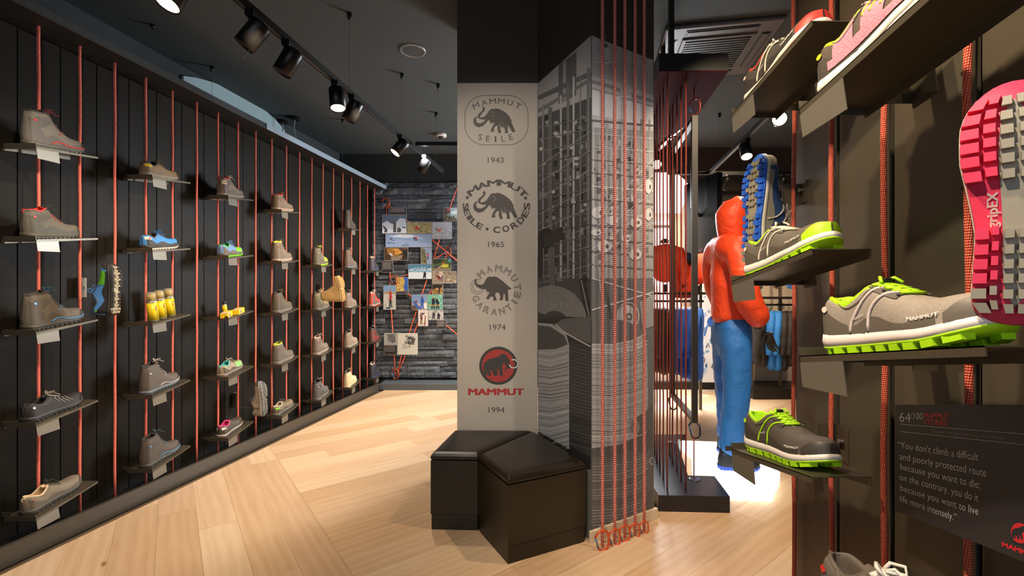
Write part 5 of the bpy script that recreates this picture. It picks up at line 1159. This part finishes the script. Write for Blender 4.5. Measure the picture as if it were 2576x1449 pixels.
for xp, c, lab, L in ((1640, '2a2620', 'black jacket hung on the rack behind the screen, farthest left', .9), (1655, '2e2924', 'dark jacket second from left on the rack behind the screen', .9), (1672, '322c2c', 'charcoal jacket in the middle of the rack behind the screen', .92), (1705, '24489c', 'blue jacket left of the bright blue ones behind the screen', .92), (1722, '2a56b4', 'blue jacket hanging behind the frame of the rope screen', .96), (1738, '2c5cc0', 'blue jacket partly hidden by the steel frame upright', .98), (1755, '2e66c8', 'blue jacket at the right end of the rack behind the screen', 1.0)):
    q = at(xp, 750, 5.08); jacket(q.x, 5.08, zr + .013, L, c, 1.1, lab, 'jackets behind the rope screen')
# garments above the racks
def bust(px, lab, color='e0401e', D=5.0, zb=1.33, s=1.0):
    q = at(px, 700, D); r = empty('torso_form', lab, 'torso form', Matrix.Translation((q.x, D, zb)) @ Matrix.Scale(s, 4)); m = mat('orange_shell', 'f0421a', .55, 0, 22, .10, .8) if color == 'e0401e' else mat('torso_cloth', color, .6)
    skin('jacket', [(0, 0, .10), (0, 0, .30), (0, 0, .46), (0, 0, .53), (.15, 0, .44), (.20, 0, .25), (.20, -.02, .08), (-.15, 0, .44), (-.20, 0, .25), (-.20, -.02, .08)], [(0, 1), (1, 2), (2, 3), (2, 4), (4, 5), (5, 6), (2, 7), (7, 8), (8, 9)], [(.13, .10), (.15, .11), (.11, .08), (.05, .05), .07, .062, .05, .07, .062, .05], m, r, 2, .016, .08)
    MB().lathe([(.09, 0), (.09, .012), (.02, .02), (.02, .10)], 14).build('stand', M_black, r)
    MB().lathe([(.04, .53), (.045, .56), (.03, .58)], 12).build('neck', M_skin, r)
bust(1672, 'orange jacket on a torso form behind the rope screen, left', s=1.05); bust(1757, 'orange jacket on a torso form right of the steel frame', s=.9, D=5.12, zb=1.33)
r = empty('puffer_stack', 'folded orange quilted jacket on the rack behind the screen', 'folded jacket', loc=(at(1717, 0, 5.05).x, 5.05, 1.348))
for k in range(5):
    skin('baffle', [(-.14, 0, .03 + k * .055), (0, 0, .03 + k * .055), (.14, 0, .03 + k * .055)], [(0, 1), (1, 2)], [(.03, .10), (.034, .11), (.03, .10)], mat('puffer_orange', 'c8371c', .5, 0, 30, .15, .4), r, 2)
o = empty('beanie', 'dark woollen hat on the quilted jacket behind the screen', 'hat', loc=(at(1722, 0, 5.05).x, 5.05, 1.665))
MB().lathe([(.085, 0), (.092, .03), (.085, .08), (.06, .12), (.02, .135)], 16).build('crown', mat('beanie_navy', '1f2a4c', .8, 0, 90, .2, .4), o, True); MB().lathe([(.094, 0), (.097, .02), (.092, .035)], 16).build('brim', mat('beanie_black', '1a1a1e', .8, 0, 90, .2, .4), o, True)
# gloves and small garments hanging over the right rack
for xp, c, lab, wd in ((1908, '221f1c', 'black glove hanging above the jackets on the back rack', 1.0), (1950, '6a4432', 'brown glove hanging above the blue jackets', 1.0), (1984, '2f74c8', 'blue glove hanging at the right above the jackets', .9)):
    q = at(xp, 738, 5.78); g = empty('hanging_glove', lab, 'glove', loc=(q.x, 5.78, 1.305), group='gloves above the back rack')
    hand(g, (0, 0, .24), (.05, 0, -1), 'glove_body', mat('glove_cloth', c, .7, 0, 60, .15, .3), -1); MB().lathe([(.028, .235), (.034, .25), (.034, .30)], 12).build('cuff', mat('glove_cuff', '2c2826', .7), g, True)
# =================================================================== CEILING FITTINGS
M_trk = mat('track_black', '0d0c0b', .4, .1, 20, .05, .02); M_lamp = mat('lamp_black', '100e0d', .35, .2, 30, .05, .02)
M_lens = mat('lamp_lens', 'fff0d0', .3, 0, 10, .01, 0, emit=('ffe2b0', 26)); M_lensoff = mat('lamp_lens_off', '1c1916', .2, 0, 10, .05, 0)
TZ = 2.79
def track(label, p0, p1):
    p0, p1 = Vector(p0), Vector(p1); d = (p1 - p0); L = d.length; r = empty('ceiling_track', label, 'track', frame(p0, d, (0, 0, 1)))
    MB().box((0, -.018, -.018), (L, .018, .018)).build('rail', M_trk, r); MB().box((0, -.006, -.0185), (L, .006, -.016)).build('slot', mat('track_slot', '6a7480', .3, .6), r)
    for x in (0, L): MB().box((x - .008, -.02, -.02), (x + .008, .02, .02)).build('end_cap', M_trk, r)
track('long black light track running along the aisle ceiling', (-1.71 + .17 * .9, .9, TZ), (-1.71 + .17 * 5.35 - .03, 5.35, TZ))
track('short black light track crossing behind the pillar', (-.93, 4.38, TZ), (.3, 4.38, TZ))
track('black light track above the mannequin', (1.47 + .17 * 2.5, 2.5, TZ), (1.47 + .17 * 5.40, 5.40, TZ))
track('black light track across the back above the jackets', (1.9, 5.45, TZ), (4.4, 5.45, TZ))
def lampo(x, y, dirv, label, on, l=.15, r=.052, z=TZ):
    root = empty('track_spotlight', label, 'spotlight', loc=(x, y, z)); d = Vector(dirv).normalized(); c = Vector((0, 0, -.115)); M = (c - d * l * .5).to_track_quat if False else None
    Mx = Matrix.Translation(c - d * l * .42) @ d.to_track_quat('Z', 'Y').to_matrix().to_4x4()
    MB().box((-.022, -.05, -.052), (.022, .05, -.0188)).build('adapter', M_lamp, root, bevel=.002); MB().tube([(0, 0, -.05), (0, 0, -.085)], .009, 8).build('stem', M_lamp, root)
    MB().lathe([(r * .8, 0), (r * .98, .006), (r, .012), (r, l), (r * .9, l), (r * .88, l - .012), (r * .5, l - .02)], 22, M=Mx).build('housing', M_lamp, root, True)
    MB().lathe([(r * .86, l - .009), (r * .86, l - .005)], 22, M=Mx).build('lens', M_lens if on else M_lensoff, root)
def tp(px): # point on the aisle track under photo column px
    D = 1.71 / ((CX - px) / F + .17); return -1.71 + .17 * D, D
for px, dv_, lab, on in ((640, (-.55, -.1, -.8), 'unlit spotlight at the top edge of the photo on the aisle track', False), (728, (-.42, -.10, -.85), 'unlit black spotlight, nearest visible on the aisle track', False), (848, (.14, -.18, -.95), 'lit spotlight pointing down near the middle of the aisle track', True), (889, (-.40, .0, -.85), 'unlit spotlight just beyond the brightly lit one', False), (1008, (-.55, -.28, -.8), 'lit spotlight turned to the shoe wall near the far track', True), (1068, (-.45, .1, -.85), 'unlit spotlight at the far end of the aisle track', False)):
    x, y = tp(px); lampo(x, y, dv_, lab, on)
lampo(-1.475, 1.97, (-.2, -.3, -.9), 'lit spotlight cut off by the top edge of the photo', True)
def tr(D): return 1.47 + .17 * D, D
x, y = tr(3.45); lampo(x, y, (-.50, -.82, -.28), 'bright spotlight shining towards the camera above the mannequin', True, r=.055)
x, y = tr(4.2); lampo(x, y, (-.1, -.45, -.85), 'lit spotlight hanging directly behind the blue soled shoe', True)
lampo(2.58, 5.45, (-.25, .25, -.9), 'unlit spotlight on the back track, above the orange hood', False); lampo(3.27, 5.45, (-.25, .25, -.9), 'unlit spotlight on the back track, above the jackets', False)
x = at(1649, 0, 4.6).x; lampo(x, 4.6, (-.1, -.8, -.5), 'lit spotlight glimpsed through the rope screen', True)
o = MB().box((x - .018, 3.9, TZ - .0185), (x + .018, 5.4, TZ + .018)).build('ceiling_track', M_trk); tag(o, 'short light track seen through the rope screen', 'track')
def cable(px, py, lab, zend=None, big=False):
    D = F * (CEIL - CH) / (HY - py); q = at(px, py, D); r = empty('suspension_cable', lab, 'cable', loc=(q.x, D, CEIL), group='ceiling suspension cables')
    MB().lathe([(.004, -.052), (.012, -.045), (.017, -.02), (.017, 0)] if not big else [(.03, -.03), (.05, -.02), (.05, 0)], 12).build('cup', M_lamp, r, True)
    z1 = (zend if zend else TZ + .02) - CEIL; MB().tube([(0, 0, -.04), (0, 0, z1)], .0013, 5).build('wire', mat('cable_grey', '4a453e', .5, .3), r)
for px, py, lab, ze in ((879, 33, 'ceiling cable holding the aisle track near its lit lamp', None), (1011, 185, 'ceiling cable holding the aisle track near its far lit lamp', None), (1102, 211, 'right ceiling cable beside the smoke detector', None), (1097, 283, 'ceiling cable just left of the smoke detector', None), (533, 167, 'ceiling cable over the near part of the shoe wall', 2.87), (862, 300, 'ceiling cable over the far part of the shoe wall', 2.87), (1877, 195, 'ceiling cable left of the right shelves', None), (1810, 285, 'ceiling cable farther back above the mannequin', None)): cable(px, py, lab, ze)
for px, py, lab in ((384, 62, 'small black ceiling hook above the near shoes'), (725, 292, 'small black ceiling hook behind the shoe wall')):
    D = F * 2 / (HY - py); q = at(px, py, D); o = MB().lathe([(.008, -.03), (.014, -.02), (.016, 0)], 10).build('ceiling_hook', M_lamp, None, True, (q.x, D, CEIL)); tag(o, lab, 'hook')
for px, py, lab in ((742, 294, 'black ceiling cup with a loose cable over the shoe wall'), (712, 303, 'black ceiling cup with a straight rod over the shoe wall')):
    D = F * 2 / (HY - py); q = at(px, py, D); r = empty('cable_outlet', lab, 'cable outlet', loc=(q.x, D, CEIL)); MB().lathe([(.045, -.035), (.05, -.03), (.05, 0)], 16).build('cup', M_lamp, r)
    MB().tube([(0, 0, -.03), (-.01, 0, -.12), (.0, 0, -.2), (.03, 0, -.30)] if 'loose' in lab else [(0, 0, -.03), (0, 0, -.35)], .005, 6).build('cable', mat('cable_pale', '8a9098', .5), r)
q = Vector((*tp(643), TZ - .01)); o = MB().tube([(0, 0, 0), (0, 0, -.10), (-.02, 0, -.17), (-.065, 0, -.235)], .0022, 6).build('loose_cable', mat('cable_olive', '6a6248', .5), None, True, tuple(q)); tag(o, 'thin loose cable dangling from the near end of the track', 'cable')
D = F * 2 / (HY - 127); q = at(1038, 127, D); r = empty('ceiling_speaker', 'round flush speaker in the dark ceiling left of the pillar', 'speaker', loc=(q.x, D, CEIL))
MB().lathe([(.086, -.004), (.094, -.012), (.108, -.006), (.110, 0)], 32).build('ring', mat('speaker_ring', '8a8e90', .35, .4), r, True); MB().lathe([(.085, -.006), (.085, -.001)], 32).build('grille', mat('speaker_grille', '4a4e50', .6, .2, 300, .3, .4), r)
D = 5.7; q = at(1110, 345, D); r = empty('smoke_detector', 'white smoke detector on the ceiling beside the pillar', 'smoke detector', loc=(q.x, D, CEIL))
MB().lathe([(.055, -.035), (.066, -.028), (.068, 0)], 20).build('base', mat('detector_white', 'd8d4cc', .4), r, True); MB().lathe([(.022, -.06), (.034, -.05), (.036, -.034)], 16).build('sensor', mat('detector_dark', '3a3834', .4), r, True)
# ceiling cassette
M = frame((1.64, 3.72, CEIL), (CT, -ST, 0), (0, 0, 1)); r = empty('air_conditioner', 'square ceiling air conditioner cassette right of the pillar', 'air conditioner', M); mm = mat('cassette_grey', '5c5450', .5, 0, 20, .04, .02)
h = .42; MB().box((-h, -h, -.03), (h, h, 0)).build('panel', mm, r, bevel=.012); MB().box((-.27, -.27, -.042), (.27, .27, -.028)).build('grille_frame', mm, r, bevel=.006)
for k in range(14): MB().box((-.24, -.235 + k * .0345, -.048), (.24, -.215 + k * .0345, -.0425)).build('grille_slat', mat('grille_dark', '2a2624', .5), r)
for k in range(4):
    Mk = Matrix.Rotation(k * math.pi / 2, 4, 'Z'); MB().box((-.26, .305, -.0345), (.26, .375, -.0305), M=Mk).build('outlet', M_black, r); MB().box((-.25, .318, -.040), (.25, .362, -.035), M=Mk).build('louver', mm, r, bevel=.002)
# arched recesses of the vaulted outer walls
nl = Vector((CT, -ST, 0)); Pl = Vector((-3.59, 0, 0))
q = [on_plane(x, y, Pl, nl) for x, y in ((457, 240), (457, 191), (490, 196), (530, 207), (575, 225), (620, 248), (660, 275), (690, 302), (712, 327), (716, 350), (600, 300))]
o = MB().add([v - q[0] for v in q] + [v - q[0] + nl * .02 for v in q], [tuple(range(len(q))), tuple(range(2 * len(q) - 1, len(q) - 1, -1))] + [(i, (i + 1) % 11, (i + 1) % 11 + 11, i + 11) for i in range(11)]).build('wall_lunette', mat('lunette_grey', '9fb6ba', .8, 0, 3, .03, .02), None, False, tuple(q[0])); tag(o, kind='structure')
# =================================================================== PHOTO BOARDS, ROPES AND CARABINERS ON THE STONE WALL
PY = 6.40
def wq(px, py, D=PY): return at(px, py, D)
def board(x0, y0, x1, y1, label, draw, D=PY, name='photo_board', cat='picture'):
    a, b_ = wq(x0, y1, D), wq(x1, y0, D); r = empty(name, label, cat, loc=(a.x, D, a.z), group='photo boards on the stone wall')
    MB().box((0, 0, 0), (b_.x - a.x, .006, b_.z - a.z)).build('backing', mat('board_edge', 'a8a8a4', .4), r)
    mb = MB()
    for X_, Z_ in ((.02, .02), (b_.x - a.x - .02, .02), (.02, b_.z - a.z - .02), (b_.x - a.x - .02, b_.z - a.z - .02)): mb.box((X_ - .004, .006, Z_ - .004), (X_ + .004, .05, Z_ + .004))
    mb.build('spacer', mat('spacer_steel', '6a6a6a', .4, .6), r)['kind'] = 'stuff'
    p = Print((0, D, 0), (0, -1, 0), .0004, .00004); m = .7
    X = lambda u: x0 + m + (x1 - x0 - 2 * m) * u; Y = lambda v: y0 + m + (y1 - y0 - 2 * m) * v
    class Q:
        def poly(s, pts, c): p.poly([(X(min(1, max(0, u))), Y(min(1, max(0, v)))) for u, v in pts], c)
        def bg(s, c): s.poly([(0, 0), (1, 0), (1, 1), (0, 1)], c)
        def blob(s, u, v, ru, rv, c, n=10): s.poly([(u + ru * math.cos(6.283 * k / n), v + rv * math.sin(6.283 * k / n)) for k in range(n)], c)
        def speck(s, n, u0, v0, u1, v1, cs, r=.04, seed=1):
            g = random.Random(seed)
            for _ in range(n):
                u, v = g.uniform(u0, u1), g.uniform(v0, v1); a = g.uniform(.3, 1.3) * r; s.poly([(u, v), (u + a, v - a * .5), (u + a * 1.5, v + a * .4), (u + a * .3, v + a)], g.choice(cs))
        def lines(s, n):
            s.bg('2c2626'); s.poly([(.05, .05), (.18, .05), (.18, .10), (.05, .10)], 'b8342c'); g = random.Random(n)
            for k in range(n): v = .08 + .8 * k / n * .85; p.stroke([(X(.22 if k == 0 else .05), Y(v + .02)), (X(g.uniform(.8, .95)), Y(v + .02))], .8, 'a8a4a0')
        def man(s, u, v, h_, c1, c2, c3='c89878', lean=0):
            s.poly([(u - .06 * h_, v - .55 * h_), (u + .10 * h_ + lean, v - .78 * h_), (u + .16 * h_, v - .5 * h_), (u + .10 * h_, v - .38 * h_), (u - .08 * h_, v - .38 * h_)], c1); s.poly([(u - .10 * h_ + lean, v - .8 * h_), (u + .12 * h_ + lean, v - .8 * h_), (u + .1 * h_, v - .38 * h_), (u - .1 * h_, v - .38 * h_)], c1)
            s.poly([(u - .1 * h_, v - .4 * h_), (u + .1 * h_, v - .4 * h_), (u + .14 * h_, v), (u + .05 * h_, v), (u, v - .25 * h_), (u - .06 * h_, v), (u - .15 * h_, v)], c2); s.blob(u + lean, v - .88 * h_, .06 * h_, .09 * h_, c3)
    draw(Q()); p.v = rel(p.v, (a.x, D, a.z)); p.build('print', r)
def d_mount(q): q.bg('5c6c80'); q.poly([(0, .45), (.2, .3), (.35, .45), (.5, .5), (.75, .15), (.95, .2), (1, .5), (1, 1), (0, 1)], 'c4ccd4'); q.poly([(0, .8), (.2, .72), (.5, .8), (.8, .7), (1, .78), (1, 1), (0, 1)], 'dfe4ea'); q.poly([(.42, .28), (.58, .38), (.58, .95), (.45, .95), (.46, .5)], '55564e'); q.poly([(0, .55), (.1, .62), (.22, .78), (.2, .95), (.08, .95), (.1, .8)], '4a4e52'); q.poly([(.62, .75), (.72, .66), (.8, .8), (.76, .95), (.62, .95)], '4e5454'); q.blob(.9, .68, .08, .03, '2c3440')
def d_rock(c0, c1, cc, u=.42, v=.5):
    def f(q): q.bg(c0); q.speck(60, 0, 0, .95, .95, c1, .09, 3); q.blob(u, v, .09, .17, cc); q.blob(u + .04, v - .08, .04, .07, 'd8c8b8'); q.poly([(u + .05, v + .1), (u + .16, v + .3), (u + .13, v + .34)], '2c2420'); q.poly([(u - .05, v), (u - .16, v - .16), (u - .12, v - .2)], cc)
    return f
def d_snow(q): q.bg('b8bec8'); q.speck(40, 0, .4, .9, .95, ['c8ccd2', 'a8aeb8', 'd4d6da'], .09); q.poly([(.18, .38), (.32, .45), (.5, .38), (.42, .55), (.3, .55)], 'd8602c'); q.blob(.2, .38, .03, .03, '2a2a30'); q.blob(.5, .38, .03, .03, '2a2a30')
def d_tr(q): q.bg('9cb4b4'); q.poly([(0, 0), (.45, 0), (.5, .3), (.3, .5), (0, .5)], '4a3a34'); q.blob(.35, .15, .14, .1, 'b83434'); q.poly([(0, .45), (.5, .65), (1, .8), (1, 1), (0, 1)], '5c5438'); q.speck(20, 0, .4, .7, .9, ['b8b0a0', '2c2c28', '7a6c48'], .08); q.poly([(.5, .3), (1, .15), (1, .45), (.6, .5)], 'dfe8e8')
def d_wide(q): q.bg('8ea6cc'); q.poly([(.05, .2), (.3, .02), (.55, .05), (.85, .38), (.6, .25), (.45, .3)], 'dce2ec'); q.poly([(0, .5), (.3, .4), (1, .75), (1, 1), (0, 1)], '9ab0d4'); q.speck(30, .0, .2, .2, .75, ['2e3c50', '4c5c78'], .03); q.speck(18, .34, .72, .5, .9, ['2c3444', '3c4860'], .025); q.blob(.63, .3, .02, .1, '2c3448'); q.blob(.67, .32, .022, .12, 'c8482c'); q.blob(.66, .45, .03, .06, '2f4c8c')
def d_cave(q): q.bg('4c3420'); q.poly([(.1, .05), (.5, .0), (.7, .2), (.75, .5), (.4, .7), (.15, .5)], '9c6a2c'); q.poly([(.35, .1), (.6, .05), (.8, .4), (.5, .55)], 'd09440'); q.poly([(.3, .65), (.8, .6), (.7, 1), (.3, 1)], '8c7c68'); q.poly([(.2, .4), (.3, .45), (.38, .62), (.3, .65), (.24, .55)], 'c8d0dc'); q.poly([(.76, .2), (1, .1), (1, 1), (.8, .9)], '241c18'); q.speck(25, 0, 0, .95, .9, ['6c4824', '2c2018', 'b07c34'], .05)
def d_two(q): q.bg('8aa0c0'); q.poly([(0, .0), (.4, .1), (.5, .5), (.6, 1), (0, 1)], '6c6c50'); q.speck(20, 0, .1, .45, .9, ['8c8868', '4a4c38'], .09); q.man(.66, .75, .5, 'c83430', '24242c', '2a2a30')
def d_walk(q): q.bg('d8e4ec'); q.poly([(0, 0), (1, 0), (1, .35), (.7, .2), (.45, .35), (.2, .25), (0, .4)], '4c7c9c'); q.poly([(0, .35), (.3, .2), (.45, .38), (.7, .2), (1, .45), (1, .55), (0, .55)], '8cb0c4'); q.speck(24, 0, .1, .95, .42, ['2c4c64', 'c8dce8', '5c84a0'], .05); q.man(.7, .97, .5, '2a2430', '1e1c24', '2a2830', .01)
def d_green(q): q.bg('4a6034'); q.poly([(0, 0), (.6, 0), (.45, .35), (.1, .45), (0, .3)], '24301c'); q.poly([(0, .85), (1, .75), (1, 1), (0, 1)], '8c7c5c'); q.poly([(.55, .45), (.85, .45), (.88, .7), (.6, .75), (.45, .6)], 'c8c83c'); q.blob(.6, .35, .08, .14, 'b0744c'); q.blob(.6, .26, .09, .08, '6c3c1c'); q.poly([(.1, .65), (.5, .55), (.5, .65), (.15, .8)], '3c2c64'); q.poly([(.45, .58), (.25, .78), (.3, .82), (.55, .66)], 'c89870'); q.blob(.92, .15, .07, .12, '4cb0c0')
def d_rock2(q): d_rock('9c8c78', ['b8a890', '6c6458', '84786a', 'c8bca8'], 'c0283c', .3, .5)(q); q.poly([(.1, .3), (.3, .45), (.4, .7), (.3, .6)], '242028'); q.blob(.42, .5, .03, .1, '2f54a0')
def d_r3(q): q.bg('8c6c3c'); q.poly([(0, 0), (1, 0), (.8, .45), (.3, .4), (0, .6)], '241c14'); q.speck(30, 0, .4, .9, .95, ['b8904c', '5c4828', 'd0a860'], .09); q.poly([(.6, .4), (.7, .4), (.72, .9), (.58, .9)], '2c241c'); q.blob(.85, .9, .08, .08, 'c8b434')
def d_cliff(q): q.bg('2f62b4'); q.poly([(0, 0), (.6, 0), (.75, .25), (.6, .6), (.75, .8), (0, 1)], 'c8a858'); q.speck(30, 0, 0, .55, .8, ['d8bc70', 'a88844', '8c6c34', 'e0cc90'], .09); q.poly([(0, .85), (1, .8), (1, 1), (0, 1)], '3c3c34'); q.speck(24, 0, .83, .95, .97, ['b83c34', '3c54a0', 'c8c0b0'], .04)
def d_man(q): q.bg('7ca0c8'); q.poly([(0, .32), (1, .28), (1, 1), (0, 1)], 'c4c4bc'); q.poly([(0, .28), (.4, .22), (1, .3), (1, .36), (0, .36)], 'a89878'); q.speck(20, 0, .4, .9, .9, ['dcdcd4', 'a8a8a0'], .1); q.man(.57, .92, .82, 'b82c30', '222634', 'a87c5c'); q.poly([(.2, .9), (.6, .93), (.5, .98), (.2, .97)], '30486c')
def d_b1(q): q.bg('b0a4a0'); q.poly([(0, 0), (1, 0), (1, .4), (.5, .6), (0, .45)], '7c98c0'); q.poly([(.55, .6), (1, .55), (1, .95), (.6, .8)], 'e4e4e0'); q.poly([(0, .7), (.3, .75), (.6, .95), (0, 1)], '5c4838'); q.man(.68, .95, .9, '2f54a4', '2f58a8', '6c4838'); q.poly([(.02, .45), (.25, .4), (.4, .7), (.7, .95), (.5, .98), (.2, .8)], '3c68b0'); q.blob(.28, .45, .08, .1, '8c4c38')
def d_b2(q): q.bg('6cb09c'); q.speck(24, 0, 0, .9, .6, ['88c4a8', '4c9480', 'a0d0b8'], .1); q.man(.38, .98, .9, '1c2434', '222a3c', 'b08868'); q.man(.68, .98, .85, '1c2838', '222a3c', 'b08868', -.08); q.poly([(.05, .7), (.85, .68), (.85, .76), (.05, .78)], 'b89058')
def d_ski(q): q.bg('dcd4cc'); q.speck(20, 0, 0, .9, .9, ['e8e4e0', 'c4b8ac'], .12); q.man(.32, .95, .85, '6c3440', '8c7048', '9c5c3c', -.05); q.poly([(.7, .35), (.78, .35), (.72, .97), (.62, .97)], '7c2c28'); q.poly([(.3, .2), (.7, .15), (.7, .2), (.4, .3)], '3c2c3c')
def d_bw(q): q.bg('bcbcb8'); q.speck(30, 0, 0, .9, .9, ['a0a09c', 'd0d0cc', '8c8c88'], .12); q.man(.34, .95, .85, '3c3e40', '44464a', '7c7c78'); q.man(.68, .97, .75, '1e1e20', '222226', '3c3c3c')
def d_old(q): q.bg('a4a49c'); q.poly([(.2, .1), (.85, .05), (.9, .8), (.6, .9), (.3, .5)], '6c6c68'); q.speck(20, .2, .1, .8, .7, ['848480', '585856'], .1)
def d_sketch(q):
    q.bg('cfccc0'); q.speck(70, .32, .12, .8, .50, ['4a4a48', '6c6c68', '8c8c86', '35353a'], .07, 5); q.poly([(.68, .2), (.82, .22), (.87, .38), (.75, .55), (.7, .4)], '505050'); q.speck(40, .25, .5, .62, .68, ['b0aea4', 'e0ded4', '9c9a90'], .05, 8)
BO = [(977.6, 522.4, 1022.7, 539.4, 'dark caption board topmost beside the upper left carabiner', lambda q: q.lines(5)), (961, 541, 1022.7, 587.4, 'photo of rock pinnacle and snowy clouds', d_mount),
 (1023.6, 558.4, 1086, 587.4, 'photo of climber in red on yellow rock', d_rock('a89c6c', ['c4b88c', '7c7450', '8c8460', 'b0a480'], 'b83428')), (1086.7, 558.4, 1137, 601.5, 'photo of person in orange deep in white snow', d_snow),
 (1116.3, 522.4, 1150, 557, 'photo of climber under an overhang at top right', d_tr), (969.8, 588.4, 1086, 621.8, 'widest photo board, blue snow slope with two skiers', d_wide),
 (965.8, 622.8, 1026.3, 655.3, 'photo of an orange rock cave', d_cave), (1058, 622.8, 1086, 664, 'narrow photo of climber in red against blue haze', d_two),
 (961, 656.4, 989, 685.8, 'square dark caption board under the cave photo', lambda q: q.lines(8)), (1026.9, 664.6, 1086, 701.9, 'photo of lone walker before blue snow mountains', d_walk),
 (1087.3, 650.8, 1135, 681.2, 'photo of climber in yellow shirt on green ground', d_green), (1086.7, 681.8, 1148.4, 713.3, 'photo of climber in red on pale rock at right', d_rock2),
 (1086.7, 714.3, 1114.9, 740.4, 'small photo of brown rocks with dark figure', d_r3), (996.3, 697.3, 1027, 740.4, 'tall photo of yellow cliff and blue sky', d_cliff),
 (964.2, 717.6, 995.8, 779, 'tall photo of standing man in red shirt', d_man), (1035.6, 741, 1074.5, 779.7, 'photo of two people dressed in blue', d_b1),
 (1074.9, 741, 1113.4, 778.7, 'photo of two people in dark suits on green', d_b2), (1051.7, 779.7, 1077, 820.7, 'photo of figure with skis on pale ground', d_ski),
 (1077.6, 779.7, 1115.3, 805, 'black and white photo of two people', d_bw), (1099.8, 805.6, 1122, 828, 'small dark caption board at lower right', lambda q: q.lines(7)),
 (965.8, 837.7, 999.4, 867.5, 'old grey photo beside the pale sketch', d_old), (965.8, 868, 999.4, 892.5, 'dark caption board under the old grey photo', lambda q: q.lines(4)),
 (999.8, 837.7, 1051, 892.5, 'largest low board with pale pencil sketch', d_sketch)]
for i, (a, b_, c, d, lab, fn) in enumerate(BO): board(a, b_, c, d, lab, fn)
M_wr = rope_mat('rope_coral', 'e2583c', 'f59a7c', .5, 300)
for i, (pts, lab) in enumerate((([(972.5, 514), (972.8, 600), (981, 690), (984, 780), (991, 880), (993.5, 944)], 'coral rope from the upper left carabiner straight down'), ([(973, 512), (1010, 544), (1086, 603), (1150, 656)], 'coral rope slanting right from the upper left carabiner'), ([(1151, 468), (1120, 558), (1104, 606), (1091, 652)], 'coral rope slanting down from the pillar edge'), ([(1127, 632), (1093, 651), (1027, 690), (990, 706)], 'coral rope between the right carabiner and the cliff photo'), ([(1075, 700), (1056, 757), (1029, 838), (1010, 895), (997, 944)], 'coral rope from the walker photo to the bottom carabiner'), ([(1087, 726), (1056, 800), (1040, 842), (1018, 898), (998, 945)], 'lower coral rope of the pair ending at the bottom carabiner'), ([(994, 700), (1026, 738), (1040, 752), (1100, 800), (1150, 841)], 'coral rope slanting behind the lower photos to the right'), ([(1125, 634), (1118, 655)], 'short coral rope under the right carabiner'))):
    P = [wq(x, y, 6.425) for x, y in pts]; c = P[0].copy(); tag(MB().tube([q - c for q in P], .0085, 8).build('climbing_rope', M_wr, None, True, tuple(c)), lab, 'rope', 'coral ropes on the stone wall')
for px, py, hp, lab, tilt in ((970.5, 510, 23, 'orange carabiner at the upper left of the stone wall', .1), (1125.5, 633, 22, 'orange carabiner right of the blue snow photos', .15), (992, 704, 24, 'orange carabiner left of the yellow cliff photo', .1), (994, 941, 24, 'orange carabiner at the bottom of the stone wall', .05)):
    q = wq(px, py, 6.40); carabiner(frame(q, (1, 0, tilt), (0, 0, 1)), hp * PY / F, lab, 'carabiners on the stone wall', 'd0582a', '6a7c9c')
